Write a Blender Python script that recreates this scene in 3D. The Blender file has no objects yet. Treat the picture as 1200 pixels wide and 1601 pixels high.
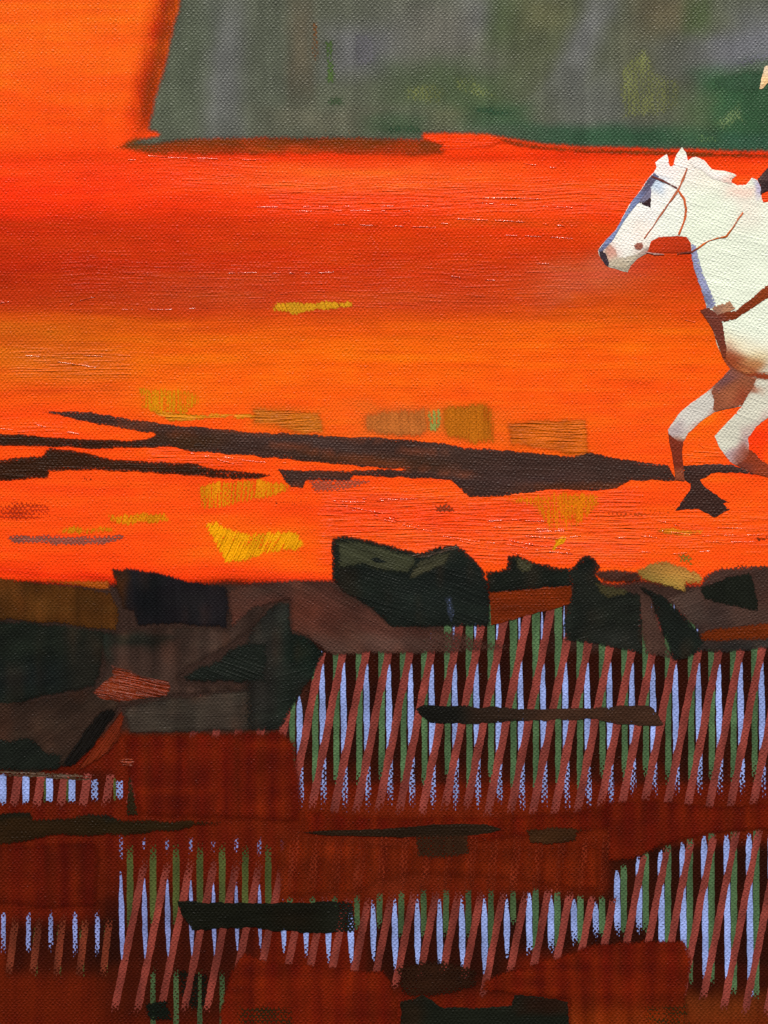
import bpy, math
import numpy as np
from mathutils import Vector
from mathutils.geometry import delaunay_2d_cdt

R = math.radians
scene = bpy.context.scene
COL = scene.collection

# ------------------------------------------------------------------ camera, sky, sun, exposure
ZT = 1.95                                   # height of the photograph's upper edge on the hanging canvas, metres (1 unit of drawing = 1 mm)
cam_data = bpy.data.cameras.new('camera')
cam = bpy.data.objects.new('camera', cam_data)
COL.objects.link(cam)
cam_data.sensor_fit = 'VERTICAL'
cam_data.sensor_height = 24.0
CAM_D = 4.0
cam_data.lens = 24.0 * CAM_D / 1.601
cam.location = (0.0, -CAM_D, ZT - 0.8005)
cam.rotation_euler = (R(90), 0, 0)
cam_data.clip_start = 0.05
cam_data.clip_end = 500
scene.camera = cam

SUN_DIR = Vector((-0.06, -0.50, 0.86)).normalized()
elev = math.asin(SUN_DIR.z)
world = bpy.data.worlds.new('World')
scene.world = world
world.use_nodes = True
wn = world.node_tree
wn.nodes.clear()
w_out = wn.nodes.new('ShaderNodeOutputWorld')
w_bg = wn.nodes.new('ShaderNodeBackground')
w_sky = wn.nodes.new('ShaderNodeTexSky')
w_sky.sky_type = 'NISHITA'
w_sky.sun_disc = False
w_sky.sun_elevation = elev
w_sky.sun_rotation = math.atan2(SUN_DIR.x, SUN_DIR.y)
w_bg.inputs['Strength'].default_value = 0.05
wn.links.new(w_sky.outputs[0], w_bg.inputs[0])
wn.links.new(w_bg.outputs[0], w_out.inputs[0])
sun_data = bpy.data.lights.new('sun', 'SUN')
sun_data.energy = 4.6
sun_data.angle = R(0.53)
sun_data.color = (1.0, 0.955, 0.88)
sun = bpy.data.objects.new('sun', sun_data)
sun.rotation_euler = SUN_DIR.to_track_quat('Z', 'Y').to_euler()
sun.location = (-2, -5, 8)
COL.objects.link(sun)

vs = scene.view_settings
vs.view_transform = 'Standard'
vs.look = 'None'
vs.gamma = 1.0
vs.use_curve_mapping = False
vs.exposure = 0.38
scene.cycles.transparent_max_bounces = 32
scene.cycles.max_bounces = 6

# ------------------------------------------------------------------ small numeric helpers
def lin(c):
    c = np.clip(np.asarray(c, dtype=float) / 255.0, 0, 1)
    return np.where(c <= 0.04045, c / 12.92, ((c + 0.055) / 1.055) ** 2.4)

PIGMENT = 0.97
def albedo(c):
    return np.clip(lin(c) * PIGMENT, 0.0015, 0.93)

def sm(a, b, x):
    t = np.clip((x - a) / (b - a + 1e-9), 0, 1)
    return t * t * (3 - 2 * t)

def _hash(i, j, seed):
    n = (i.astype(np.int64) * 374761393 + j.astype(np.int64) * 668265263 + seed * 982451653) & 0x7fffffff
    n = ((n ^ (n >> 13)) * 1274126177) & 0x7fffffff
    return ((n ^ (n >> 16)) & 0xffff) / 65535.0

def vn(x, y, sx, sy, seed=0):
    """smooth value noise 0..1, cell sx by sy"""
    u, v = x / sx, y / sy
    i, j = np.floor(u), np.floor(v)
    f, g = u - i, v - j
    f = f * f * (3 - 2 * f); g = g * g * (3 - 2 * g)
    a = _hash(i, j, seed); b = _hash(i + 1, j, seed); c = _hash(i, j + 1, seed); d = _hash(i + 1, j + 1, seed)
    return (a * (1 - f) + b * f) * (1 - g) + (c * (1 - f) + d * f) * g

def strokes(x, y, base, lst, seed=0):
    """base colour(s) with soft brush marks (cx, cy, w, h, angle, softness, colour, opacity)"""
    c = np.tile(np.asarray(base, float), (len(x), 1)) if np.ndim(base) == 1 else np.array(base, float)
    wx = x + (vn(x, y, 22, 22, seed + 1) - 0.5) * 9
    wy = y + (vn(x, y, 22, 22, seed + 2) - 0.5) * 9
    for (cx, cy, w, h, a, s, col, op) in lst:
        ca, sa = math.cos(R(a)), math.sin(R(a))
        u = (wx - cx) * ca + (wy - cy) * sa
        v = -(wx - cx) * sa + (wy - cy) * ca
        d = np.maximum(np.abs(u) / (w / 2), np.abs(v) / (h / 2))
        m = (1 - sm(1 - s, 1 + s, d)) * op
        c = c * (1 - m[:, None]) + np.asarray(col, float) * m[:, None]
    return c

# ------------------------------------------------------------------ oil paint material
def paint_material(name, rough=0.38, spec=0.32, weave=1.0, bristle=1.0, tint=0.12):
    m = bpy.data.materials.new(name)
    m.use_nodes = True
    nt = m.node_tree
    N, L = nt.nodes, nt.links
    N.clear()
    def node(t, **kw):
        n = N.new(t)
        for k, v in kw.items():
            setattr(n, k, v)
        return n
    def sock(n, i, v):
        if isinstance(v, bpy.types.NodeSocket):
            L.new(v, n.inputs[i])
        else:
            n.inputs[i].default_value = v
    def M(op, a, b=0.0, c=None, clamp=False):
        n = node('ShaderNodeMath', operation=op, use_clamp=clamp)
        sock(n, 0, a); sock(n, 1, b)
        if c is not None:
            sock(n, 2, c)
        return n.outputs[0]
    def noise(vec, scale, detail=2.0, rough_=0.5):
        n = node('ShaderNodeTexNoise')
        L.new(vec, n.inputs['Vector'])
        n.inputs['Scale'].default_value = scale
        n.inputs['Detail'].default_value = detail
        n.inputs['Roughness'].default_value = rough_
        return n.outputs[0]
    def comb(a, b, c=0.0):
        n = node('ShaderNodeCombineXYZ')
        sock(n, 0, a); sock(n, 1, b); sock(n, 2, c)
        return n.outputs[0]
    out = node('ShaderNodeOutputMaterial')
    geo = node('ShaderNodeNewGeometry')
    sep = node('ShaderNodeSeparateXYZ')
    L.new(geo.outputs['Position'], sep.inputs[0])
    X = M('MULTIPLY', sep.outputs[0], 1000.0)
    Z = M('MULTIPLY', sep.outputs[2], 1000.0)
    P = comb(X, Z)
    acol = node('ShaderNodeAttribute', attribute_name='col')
    aaux = node('ShaderNodeAttribute', attribute_name='aux')
    asep = node('ShaderNodeSeparateColor')
    L.new(aaux.outputs['Color'], asep.inputs[0])
    cover, brist, ang = asep.outputs[0], asep.outputs[1], asep.outputs[2]
    soft = aaux.outputs['Alpha']
    # canvas weave: staggered bumps, threads a little uneven
    w1 = M('SUBTRACT', noise(P, 0.05, 3.0, 0.6), 0.5)
    w2 = M('SUBTRACT', noise(comb(Z, X, 7.0), 0.055, 3.0, 0.6), 0.5)
    w3 = M('SUBTRACT', noise(comb(X, Z, 3.0), 0.17, 2.0), 0.5)
    w4 = M('SUBTRACT', noise(comb(X, Z, 13.0), 0.19, 2.0), 0.5)
    Xw = M('ADD', X, M('ADD', M('MULTIPLY', w1, 9.0), M('MULTIPLY', w3, 6.5)))
    Zw = M('ADD', Z, M('ADD', M('MULTIPLY', w2, 5.0), M('MULTIPLY', w4, 3.6)))
    cz = M('COSINE', M('MULTIPLY', Zw, math.pi / 4.05))
    wv = M('MULTIPLY', M('COSINE', M('MULTIPLY', Xw, 2 * math.pi / 7.0)), cz)
    rows = M('COSINE', M('MULTIPLY', Zw, 2 * math.pi / 4.05))
    wv = M('ADD', M('MULTIPLY', wv, 0.85), M('MULTIPLY', rows, 0.16))
    wv01 = M('MULTIPLY_ADD', wv, 0.5, 0.5, clamp=True)
    wamp = M('MULTIPLY_ADD', noise(comb(X, Z, 11.0), 0.07, 4.0, 0.7), 2.6, -0.35)
    wamp = M('MAXIMUM', wamp, 0.12)
    # brush bristles along the stroke
    th = M('MULTIPLY', ang, math.pi)
    c_, s_ = M('COSINE', th), M('SINE', th)
    u = M('ADD', M('MULTIPLY', X, c_), M('MULTIPLY', Z, s_))
    v = M('SUBTRACT', M('MULTIPLY', Z, c_), M('MULTIPLY', X, s_))
    bend = M('MULTIPLY', M('SUBTRACT', noise(comb(X, Z, 5.0), 0.004, 1.0), 0.5), 26.0)
    v = M('ADD', v, bend)
    br = noise(comb(M('MULTIPLY', u, 0.018), M('MULTIPLY', v, 0.33)), 1.0, 3.0, 0.55)
    br2 = noise(comb(M('MULTIPLY', u, 0.006), M('MULTIPLY', v, 0.12), 4.0), 1.0, 2.0, 0.5)
    ridge = M('POWER', M('MULTIPLY', br, 1.25), 4.0)
    grit = noise(comb(X, Z, 21.0), 0.55, 2.0)
    h = M('MULTIPLY', M('MULTIPLY', wv, wamp), M('MULTIPLY', M('SUBTRACT', 1.0, M('MULTIPLY', brist, 0.6)), 0.42 * weave))
    h = M('ADD', h, M('MULTIPLY', M('MULTIPLY', ridge, brist), 3.4 * bristle))
    h = M('ADD', h, M('MULTIPLY', M('MULTIPLY', br, brist), 0.3 * bristle))
    h = M('ADD', h, M('MULTIPLY', grit, 0.42))
    bump = node('ShaderNodeBump')
    bump.inputs['Strength'].default_value = 1.0
    bump.inputs['Distance'].default_value = 0.001
    L.new(h, bump.inputs['Height'])
    # pigment: uneven mixing along the stroke
    mott = noise(comb(X, Z, 31.0), 0.03, 3.0, 0.6)
    k = M('ADD', M('MULTIPLY', M('SUBTRACT', mott, 0.5), 2.2 * tint), M('MULTIPLY', M('SUBTRACT', br2, 0.5), 1.6 * tint))
    k = M('ADD', k, M('MULTIPLY', M('SUBTRACT', br, 0.5), 1.0 * tint))
    k = M('ADD', k, 1.0)
    mul = node('ShaderNodeVectorMath', operation='SCALE')
    L.new(acol.outputs['Color'], mul.inputs[0])
    L.new(k, mul.inputs['Scale'])
    bsdf = node('ShaderNodeBsdfPrincipled')
    L.new(mul.outputs[0], bsdf.inputs['Base Color'])
    bsdf.inputs['Specular IOR Level'].default_value = spec
    L.new(M('MULTIPLY_ADD', M('SUBTRACT', grit, 0.5), 0.3, rough, clamp=True), bsdf.inputs['Roughness'])
    L.new(bump.outputs[0], bsdf.inputs['Normal'])
    # dry brush: thin paint sits on part of the weave only
    brn = M('MULTIPLY_ADD', br, 2.6, -0.8, clamp=True)
    wgt = M('MULTIPLY_ADD', brist, 0.55, 0.28, clamp=True)
    t = M('ADD', M('MULTIPLY', M('SUBTRACT', 1.0, wgt), wv01), M('MULTIPLY', wgt, brn))
    t = M('ADD', M('MULTIPLY', t, 0.85), M('MULTIPLY', M('MULTIPLY_ADD', grit, 2.0, -0.5, clamp=True), 0.15))
    t = M('MULTIPLY_ADD', M('SUBTRACT', t, 0.5), 1.25, 0.5)
    hard = M('MULTIPLY_ADD', M('SUBTRACT', cover, t), 9.0, 0.5, clamp=True)
    full = M('GREATER_THAN', cover, 0.985)
    hard = M('MAXIMUM', hard, full)
    mixa = M('ADD', M('MULTIPLY', hard, M('SUBTRACT', 1.0, soft)), M('MULTIPLY', M('ADD', M('MULTIPLY', cover, 0.75), M('MULTIPLY', hard, 0.25)), soft))
    mixa = M('MULTIPLY', mixa, M('MULTIPLY', cover, 40.0, clamp=True))
    L.new(mixa, bsdf.inputs['Alpha'])
    L.new(bsdf.outputs[0], out.inputs[0])
    return m

MAT = {
    'oil': paint_material('oil_paint', 0.33, 0.09, weave=0.78),
    'thin': paint_material('thin_oil_paint', 0.40, 0.10, weave=1.1, tint=0.2),
    'dark': paint_material('dark_oil_paint', 0.36, 0.06, weave=0.9, tint=0.3),
    'scumble': paint_material('scumbled_oil_paint', 0.36, 0.12, weave=1.1, tint=0.16),
    'white': paint_material('white_oil_paint', 0.40, 0.12, weave=0.65, tint=0.05),
    'thick': paint_material('thick_oil_paint', 0.30, 0.14, weave=0.8, bristle=1.2, tint=0.2),
}

# ------------------------------------------------------------------ geometry helpers
LAYER = 0.00016
_n = [0]
def place(px, py, h):
    """drawing coordinates (mm from the photograph's upper left corner) and paint height in layers -> world"""
    px = np.asarray(px, float); py = np.asarray(py, float)
    return np.stack([(px - 600.0) / 1000.0, -np.asarray(h, float) * 0.8 * LAYER + 0 * px, ZT - py / 1000.0], -1)

def link(name, V, F, col, aux, mat, parent=None):
    V = np.asarray(V, float)
    if parent is None:
        o0 = np.array([(V[:, 0].min() + V[:, 0].max()) / 2, V[:, 1].max(), V[:, 2].min()])
    else:
        o0 = np.array(ORIGIN[parent.name])
    me = bpy.data.meshes.new(name)
    me.from_pydata((V - o0).tolist(), [], F)
    a = me.attributes.new('col', 'FLOAT_COLOR', 'POINT')
    a.data.foreach_set('color', np.concatenate([col, np.ones((len(V), 1))], 1).astype(np.float32).ravel())
    a = me.attributes.new('aux', 'FLOAT_COLOR', 'POINT')
    a.data.foreach_set('color', aux.astype(np.float32).ravel())
    me.polygons.foreach_set('use_smooth', np.ones(len(me.polygons), bool))
    me.materials.append(MAT[mat])
    ob = bpy.data.objects.new(name, me)
    COL.objects.link(ob)
    ORIGIN[ob.name] = o0
    if parent is None:
        ob.location = o0
    else:
        ob.parent = parent
        if parent.type == 'MESH':
            pass
    return ob

ORIGIN = {}
def tag(o, label, cat, group=None):
    o['label'] = label
    o['category'] = cat
    if group:
        o['group'] = group
    return o

def thing(name, px, py, label, cat, group=None):
    o = bpy.data.objects.new(name, None)
    COL.objects.link(o)
    o.empty_display_size = 0.02
    loc = place([px], [py], [0])[0]
    o.location = loc
    ORIGIN[o.name] = loc
    return tag(o, label, cat, group)

def inside(px, py, poly):
    r = np.zeros(len(px), bool)
    n = len(poly)
    for i in range(n):
        x1, y1 = poly[i]; x2, y2 = poly[(i + 1) % n]
        if y1 == y2:
            continue
        c = ((y1 > py) != (y2 > py)) & (px < (x2 - x1) * (py - y1) / (y2 - y1) + x1)
        r ^= c
    return r

def edge_dist(px, py, poly):
    A = np.asarray(poly, float); B = np.roll(A, -1, 0)
    best = np.full(len(px), 1e9)
    for (x1, y1), (x2, y2) in zip(A, B):
        dx, dy = x2 - x1, y2 - y1
        q = dx * dx + dy * dy + 1e-12
        t = np.clip(((px - x1) * dx + (py - y1) * dy) / q, 0, 1)
        best = np.minimum(best, (px - x1 - t * dx) ** 2 + (py - y1 - t * dy) ** 2)
    return np.sqrt(best)

def outline(poly, step, rough, seed):
    pts = []
    n = len(poly)
    for i in range(n):
        a = np.array(poly[i], float); b = np.array(poly[(i + 1) % n], float)
        ln = np.hypot(*(b - a))
        k = max(1, int(round(ln / step)))
        nn = np.array([-(b - a)[1], (b - a)[0]]) / max(ln, 1e-6)
        for j in range(k):
            p = a + (b - a) * j / k
            if rough:
                s = np.array([p[0]]), np.array([p[1]])
                f = (vn(s[0], s[1], 5, 5, seed)[0] - 0.5) * 1.2 + (vn(s[0], s[1], 17, 17, seed + 5)[0] - 0.5) * 1.2
                if j == 0:
                    f *= 0.4
                p = p + nn * f * rough
            pts.append((float(p[0]), float(p[1])))
    return pts

def patch(name, poly, color, level, parent=None, mat='oil', thick=0.7, rough=1.6, step=5.0, spacing=9.0,
          edge=0.55, feather=3.0, cover=1.0, soft=0.0, bristle=0.2, angle=0.0, coverfn=None, mottle=0.10):
    """one passage of paint: an outline filled with a grid, rounded at its rim, colour and cover per point"""
    _n[0] += 1
    seed = _n[0]
    ring = outline(poly, step, rough, seed)
    xs = [p[0] for p in ring]; ys = [p[1] for p in ring]
    gx, gy = np.meshgrid(np.arange(min(xs), max(xs) + spacing, spacing), np.arange(min(ys), max(ys) + spacing, spacing))
    gx = gx.ravel() + (_hash(np.arange(gx.size), np.arange(gx.size) * 3 + 1, seed) - 0.5) * spacing * 0.5
    gy = gy.ravel() + (_hash(np.arange(gy.size), np.arange(gy.size) * 7 + 2, seed) - 0.5) * spacing * 0.5
    # a ring just inside the rim, so that the paint's edge rounds off
    A = np.asarray(ring); T = np.roll(A, -1, 0) - np.roll(A, 1, 0)
    T /= np.maximum(np.hypot(T[:, 0], T[:, 1])[:, None], 1e-6)
    area = np.sum(A[:, 0] * np.roll(A[:, 1], -1) - np.roll(A[:, 0], -1) * A[:, 1])
    nrm = np.stack([-T[:, 1], T[:, 0]], 1) * (1 if area > 0 else -1)
    near = min(2.2, feather)
    rings = [A + nrm * near]
    if feather > 5:
        rings.append(A + nrm * feather * 0.55); rings.append(A + nrm * feather)
    cand = np.concatenate(rings + [np.stack([gx, gy], 1)])
    ok = inside(cand[:, 0], cand[:, 1], ring)
    cand = cand[ok]
    d = edge_dist(cand[:, 0], cand[:, 1], ring)
    cand = cand[d > near * 0.8]
    verts = [Vector(p) for p in ring] + [Vector((float(p[0]), float(p[1]))) for p in cand]
    n = len(ring)
    res = delaunay_2d_cdt(verts, [(i, (i + 1) % n) for i in range(n)], [], 1, 1e-5)
    v2 = np.array([tuple(v) for v in res[0]], float)
    faces = [list(f) for f in res[2]]
    x, y = v2[:, 0], v2[:, 1]
    d = edge_dist(x, y, ring)
    hgt = level + 0.002 * (seed % 97) + 2.0 * thick * sm(0, 3.0, d) + 0.8 * (vn(x, y, 30, 30, seed) - 0.5)
    V = place(x, y, hgt)
    c = color(x, y) if callable(color) else np.tile(np.asarray(color, float), (len(x), 1))
    q = angle * math.pi
    uu = x * math.cos(q) - y * math.sin(q); vv = x * math.sin(q) + y * math.cos(q)
    c = c * (1 + mottle * 2 * (vn(uu, vv, 60, 9, seed) - 0.5) + mottle * (vn(x, y, 26, 26, seed + 3) - 0.5))[:, None]
    cv = edge + (1 - edge) * sm(0, feather, d)
    cv = cv * (cover if cover >= 1 else cover * (0.75 + 0.5 * vn(x, y, 24, 24, seed + 9)))
    if coverfn is not None:
        cv = cv * coverfn(x, y)
    b = bristle(x, y) if callable(bristle) else np.full(len(x), float(bristle))
    an = angle if np.ndim(angle) else np.full(len(x), float(angle) % 1.0)
    aux = np.stack([np.clip(cv, 0, 1), b, an, np.full(len(x), soft)], 1)
    # every face towards the viewer
    tri = np.array([[f[0], f[1], f[2]] for f in faces])
    e1 = v2[tri[:, 1]] - v2[tri[:, 0]]; e2 = v2[tri[:, 2]] - v2[tri[:, 0]]
    flip = (e1[:, 0] * e2[:, 1] - e1[:, 1] * e2[:, 0]) > 0
    F = [f[::-1] if fl else f for f, fl in zip(faces, flip)]
    return link(name, V, F, albedo(c), aux, mat, parent)

def ribbon(name, pts, width, color, level, parent=None, mat='oil', thick=0.6, cover=None, edge=0.6, soft=0.0,
           bristle=0.2, angle=0.5, step=5.0, wob=0.5, taper=None):
    """a single brush line along pts; cover is a function of (x, y)"""
    _n[0] += 1
    seed = _n[0]
    P = np.asarray(pts, float)
    seg = np.hypot(*np.diff(P, axis=0).T)
    s = np.concatenate([[0], np.cumsum(seg)])
    n = max(2, int(s[-1] / step) + 1)
    ss = np.linspace(0, s[-1], n)
    cx = np.interp(ss, s, P[:, 0]); cy = np.interp(ss, s, P[:, 1])
    tx = np.gradient(cx); ty = np.gradient(cy)
    tl = np.maximum(np.hypot(tx, ty), 1e-6)
    nx, ny = -ty / tl, tx / tl
    w = np.interp(ss, s, width) if np.ndim(width) else np.full(n, float(width))
    if taper:
        w = w * np.clip(np.minimum(ss, s[-1] - ss) / taper + 0.12, 0, 1)
    wl = w / 2 + (vn(ss, ss * 0, 9, 9, seed) - 0.5) * wob * 2
    wr = w / 2 + (vn(ss, ss * 0, 9, 9, seed + 1) - 0.5) * wob * 2
    fr = [(-1, 0, edge), (-0.55, 1, 1.0), (0.55, 1, 1.0), (1, 0, edge)]
    X, Y, H, CV = [], [], [], []
    for f, hh, e in fr:
        ww = wl if f < 0 else wr
        X.append(cx + nx * f * ww); Y.append(cy + ny * f * ww)
        H.append(np.full(n, level + 0.002 * (seed % 97) + hh * thick * 1.8)); CV.append(np.full(n, e))
    X = np.stack(X, 1).ravel(); Y = np.stack(Y, 1).ravel(); H = np.stack(H, 1).ravel(); CV = np.stack(CV, 1).ravel()
    F = []
    for i in range(n - 1):
        for j in range(3):
            a = i * 4 + j
            F.append([a, a + 1, a + 5, a + 4])
    f0 = F[0]
    e1 = np.array([X[f0[1]] - X[f0[0]], Y[f0[1]] - Y[f0[0]]]); e2 = np.array([X[f0[2]] - X[f0[0]], Y[f0[2]] - Y[f0[0]]])
    if e1[0] * e2[1] - e1[1] * e2[0] > 0:
        F = [f[::-1] for f in F]
    c = color(X, Y) if callable(color) else np.tile(np.asarray(color, float), (len(X), 1))
    c = c * (1 + 0.2 * (vn(X, Y, 14, 22, seed + 4) - 0.5))[:, None]
    if cover is not None:
        CV = CV * np.clip(cover(X, Y), 0, 1)
    aux = np.stack([np.clip(CV, 0, 1), np.full(len(X), bristle), np.full(len(X), angle % 1.0), np.full(len(X), soft)], 1)
    return link(name, place(X, Y, H), F, albedo(c), aux, mat, parent)

def sheet(name, x0, x1, y0, y1, step, colorfn, level, mat, bristfn, angfn, coverfn=None, soft=0.0, relief=0.6):
    nx, ny = int((x1 - x0) / step) + 1, int((y1 - y0) / step) + 1
    gx, gy = np.meshgrid(np.linspace(x0, x1, nx), np.linspace(y0, y1, ny))
    x, y = gx.ravel(), gy.ravel()
    h = level + relief * 2.5 * (vn(x, y, 120, 14, 5) - 0.5) + relief * 1.6 * (vn(x, y, 60, 30, 6) - 0.5)
    i = np.arange(nx * ny).reshape(ny, nx)
    F = np.stack([i[:-1, :-1], i[1:, :-1], i[1:, 1:], i[:-1, 1:]], -1).reshape(-1, 4).tolist()
    cv = np.ones(len(x)) if coverfn is None else coverfn(x, y)
    aux = np.stack([cv, bristfn(x, y), angfn(x, y) % 1.0, np.full(len(x), soft)], 1)
    o = link(name, place(x, y, h), F, albedo(colorfn(x, y)), aux, mat)
    o['kind'] = 'structure'
    return o

# ------------------------------------------------------------------ the setting: canvas, sky, plain, hillside
def make_canvas():
    x0, x1, y0, y1 = -330, 1530, -330, 1930
    f = place([x0, x1, x1, x0], [y0, y0, y1, y1], [-1.2] * 4)
    b = f.copy(); b[:, 1] += 0.03
    V = np.concatenate([f, b])
    F = [[0, 3, 2, 1], [4, 5, 6, 7], [0, 1, 5, 4], [1, 2, 6, 5], [2, 3, 7, 6], [3, 0, 4, 7]]
    col = albedo(np.tile([196.0, 184, 160], (8, 1)))
    aux = np.tile([1.0, 0, 0, 0], (8, 1))
    o = link('canvas', V, F, col, aux, 'thin')
    o['kind'] = 'structure'
make_canvas()

YK = np.array([-400, 0, 110, 190, 235, 262, 285, 305, 328, 345, 372, 405, 450, 472, 502, 532, 560, 600, 640, 700, 770, 850, 893, 915, 1000])
LEFT = np.array([[255,98,16],[255,98,16],[255,96,18],[255,76,12],[255,66,12],[255,60,14],[253,54,10],[250,50,8],[230,48,4],[204,48,2],[200,50,4],[192,46,4],[186,50,10],[188,56,14],[214,84,8],[222,92,6],[226,92,8],[240,90,12],[252,78,12],[255,74,12],[255,76,14],[255,74,12],[250,62,8],[226,44,2],[200,40,0]], float)
MID = np.array([[255,98,16],[255,98,16],[255,96,18],[255,76,12],[255,62,10],[255,78,18],[255,86,24],[255,68,14],[240,58,10],[222,58,6],[214,58,6],[208,56,8],[206,64,20],[208,66,20],[226,84,8],[240,98,6],[248,98,6],[254,94,10],[255,88,12],[255,84,12],[255,78,12],[255,76,12],[255,72,12],[250,60,8],[200,40,0]], float)
RIGHT = np.array([[255,98,16],[255,98,16],[255,96,18],[255,76,12],[255,62,10],[255,72,14],[255,76,16],[255,72,14],[250,68,12],[238,66,10],[220,62,8],[208,62,14],[204,70,22],[216,80,14],[234,92,8],[246,94,6],[255,90,8],[255,86,12],[255,84,14],[255,82,14],[255,80,14],[255,80,14],[255,78,14],[255,66,10],[200,40,0]], float)
def orange(x, y):
    yy = y + (vn(x, y, 160, 30, 3) - 0.5) * 16 + (vn(x, y, 40, 8, 4) - 0.5) * 5 - 6
    def ramp(T):
        T = T.copy(); T[9:14] *= np.array([0.98, 0.92, 0.7])
        return np.stack([np.interp(yy, YK, T[:, i]) for i in range(3)], 1)
    l, m, r = ramp(LEFT), ramp(MID), ramp(RIGHT)
    a = sm(60, 520, x)[:, None]; b = sm(560, 960, x)[:, None]
    c = l * (1 - a) + m * a
    c = c * (1 - b) + r * b
    st = [
        (930, 428, 170, 60, -14, 0.7, (196, 82, 52), 0.75), (960, 408, 60, 34, -30, 0.8, (206, 96, 66), 0.5),
        (640, 470, 260, 26, 0, 0.8, (206, 72, 24), 0.5), (330, 455, 200, 50, 0, 0.8, (186, 62, 26), 0.5),
        (60, 560, 220, 70, 8, 0.9, (206, 98, 20), 0.5), (40, 520, 180, 40, 0, 0.9, (190, 84, 14), 0.5),
        (90, 175, 200, 90, 0, 0.9, (255, 84, 14), 0.5), (600, 272, 300, 22, -1, 0.9, (255, 98, 34), 0.6),
        (850, 350, 360, 16, 2, 0.9, (216, 70, 10), 0.6), (1080, 480, 110, 60, 10, 0.8, (226, 74, 8), 0.4),
        (30, 612, 200, 14, 0, 0.9, (220, 70, 10), 0.5), (1180, 690, 46, 90, 20, 0.6, (255, 56, 8), 0.8), (670, 660, 230, 50, 3, 0.6, (216, 100, 30), 0.8), (450, 658, 130, 44, 4, 0.6, (222, 100, 16), 0.6), (400, 846, 170, 60, 4, 0.8, (250, 110, 8), 0.6), (855, 684, 150, 60, 3, 0.7, (222, 94, 8), 0.5), (265, 630, 110, 50, 0, 0.8, (244, 108, 10), 0.5),
        (1090, 700, 60, 70, 0, 0.8, (255, 96, 10), 0.6), (1120, 640, 90, 20, -35, 0.7, (255, 122, 12), 0.5),
        (90, 900, 190, 10, 4, 0.8, (226, 46, 6), 0.7), (160, 910, 60, 14, 5, 0.7, (212, 40, 6), 0.7),
        (560, 760, 130, 30, 8, 0.9, (240, 66, 14), 0.5), (600, 800, 420, 40, 8, 0.9, (248, 66, 12), 0.5),
        (890, 850, 200, 40, 6, 0.9, (255, 94, 36), 0.45), (700, 850, 160, 30, 10, 0.9, (250, 84, 26), 0.4),
    ]
    c = strokes(x, y, c, st, 3)
    g = 1 + 0.10 * (vn(x, y, 150, 5, 12) - 0.5) + 0.10 * (vn(x, y, 45, 16, 14) - 0.5) + 0.05 * (vn(x, y, 13, 4, 15) - 0.5)
    c[:, 1] *= g * (1 + 0.12 * (vn(x, y, 90, 10, 17) - 0.5))
    c[:, 0] *= 1 - np.clip(1 - g, 0, 1) * 0.8
    return c

def box(x, y, x0, x1, y0, y1, s):
    return sm(x0 - s, x0 + s, x) * (1 - sm(x1 - s, x1 + s, x)) * sm(y0 - s, y0 + s, y) * (1 - sm(y1 - s, y1 + s, y))

def ground_bristle(x, y):
    b = 0.10 + 0.40 * box(x, y, 420, 1250, 285, 335, 16) + 0.16 * box(x, y, 90, 900, 400, 480, 24)
    b += 0.55 * box(x, y, 500, 1000, 765, 880, 14) + 0.35 * box(x, y, 960, 1220, 800, 860, 14)
    b += 0.22 * box(x, y, 250, 420, 240, 300, 12) + 0.35 * box(x, y, 20, 200, 545, 590, 14) + 0.35 * box(x, y, 230, 380, 695, 730, 6)
    b += 0.25 * box(x, y, 0, 100, 660, 690, 8) + 0.3 * box(x, y, 1070, 1130, 690, 730, 10)
    return np.clip(b, 0, 1)
def ground_angle(x, y):
    return 0.0 * x

def upper_angle(x, y):
    return 0.5 + 0 * x

sheet('sky', -300, 1500, -300, 262, 5, orange, 0.0, 'oil', lambda x, y: 0.10 + 0 * x, upper_angle)
sheet('ground', -300, 1500, 226, 990, 4, orange, 0.9, 'oil', ground_bristle, ground_angle,
      coverfn=lambda x, y: sm(226, 262, y), soft=1.0)

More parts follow.
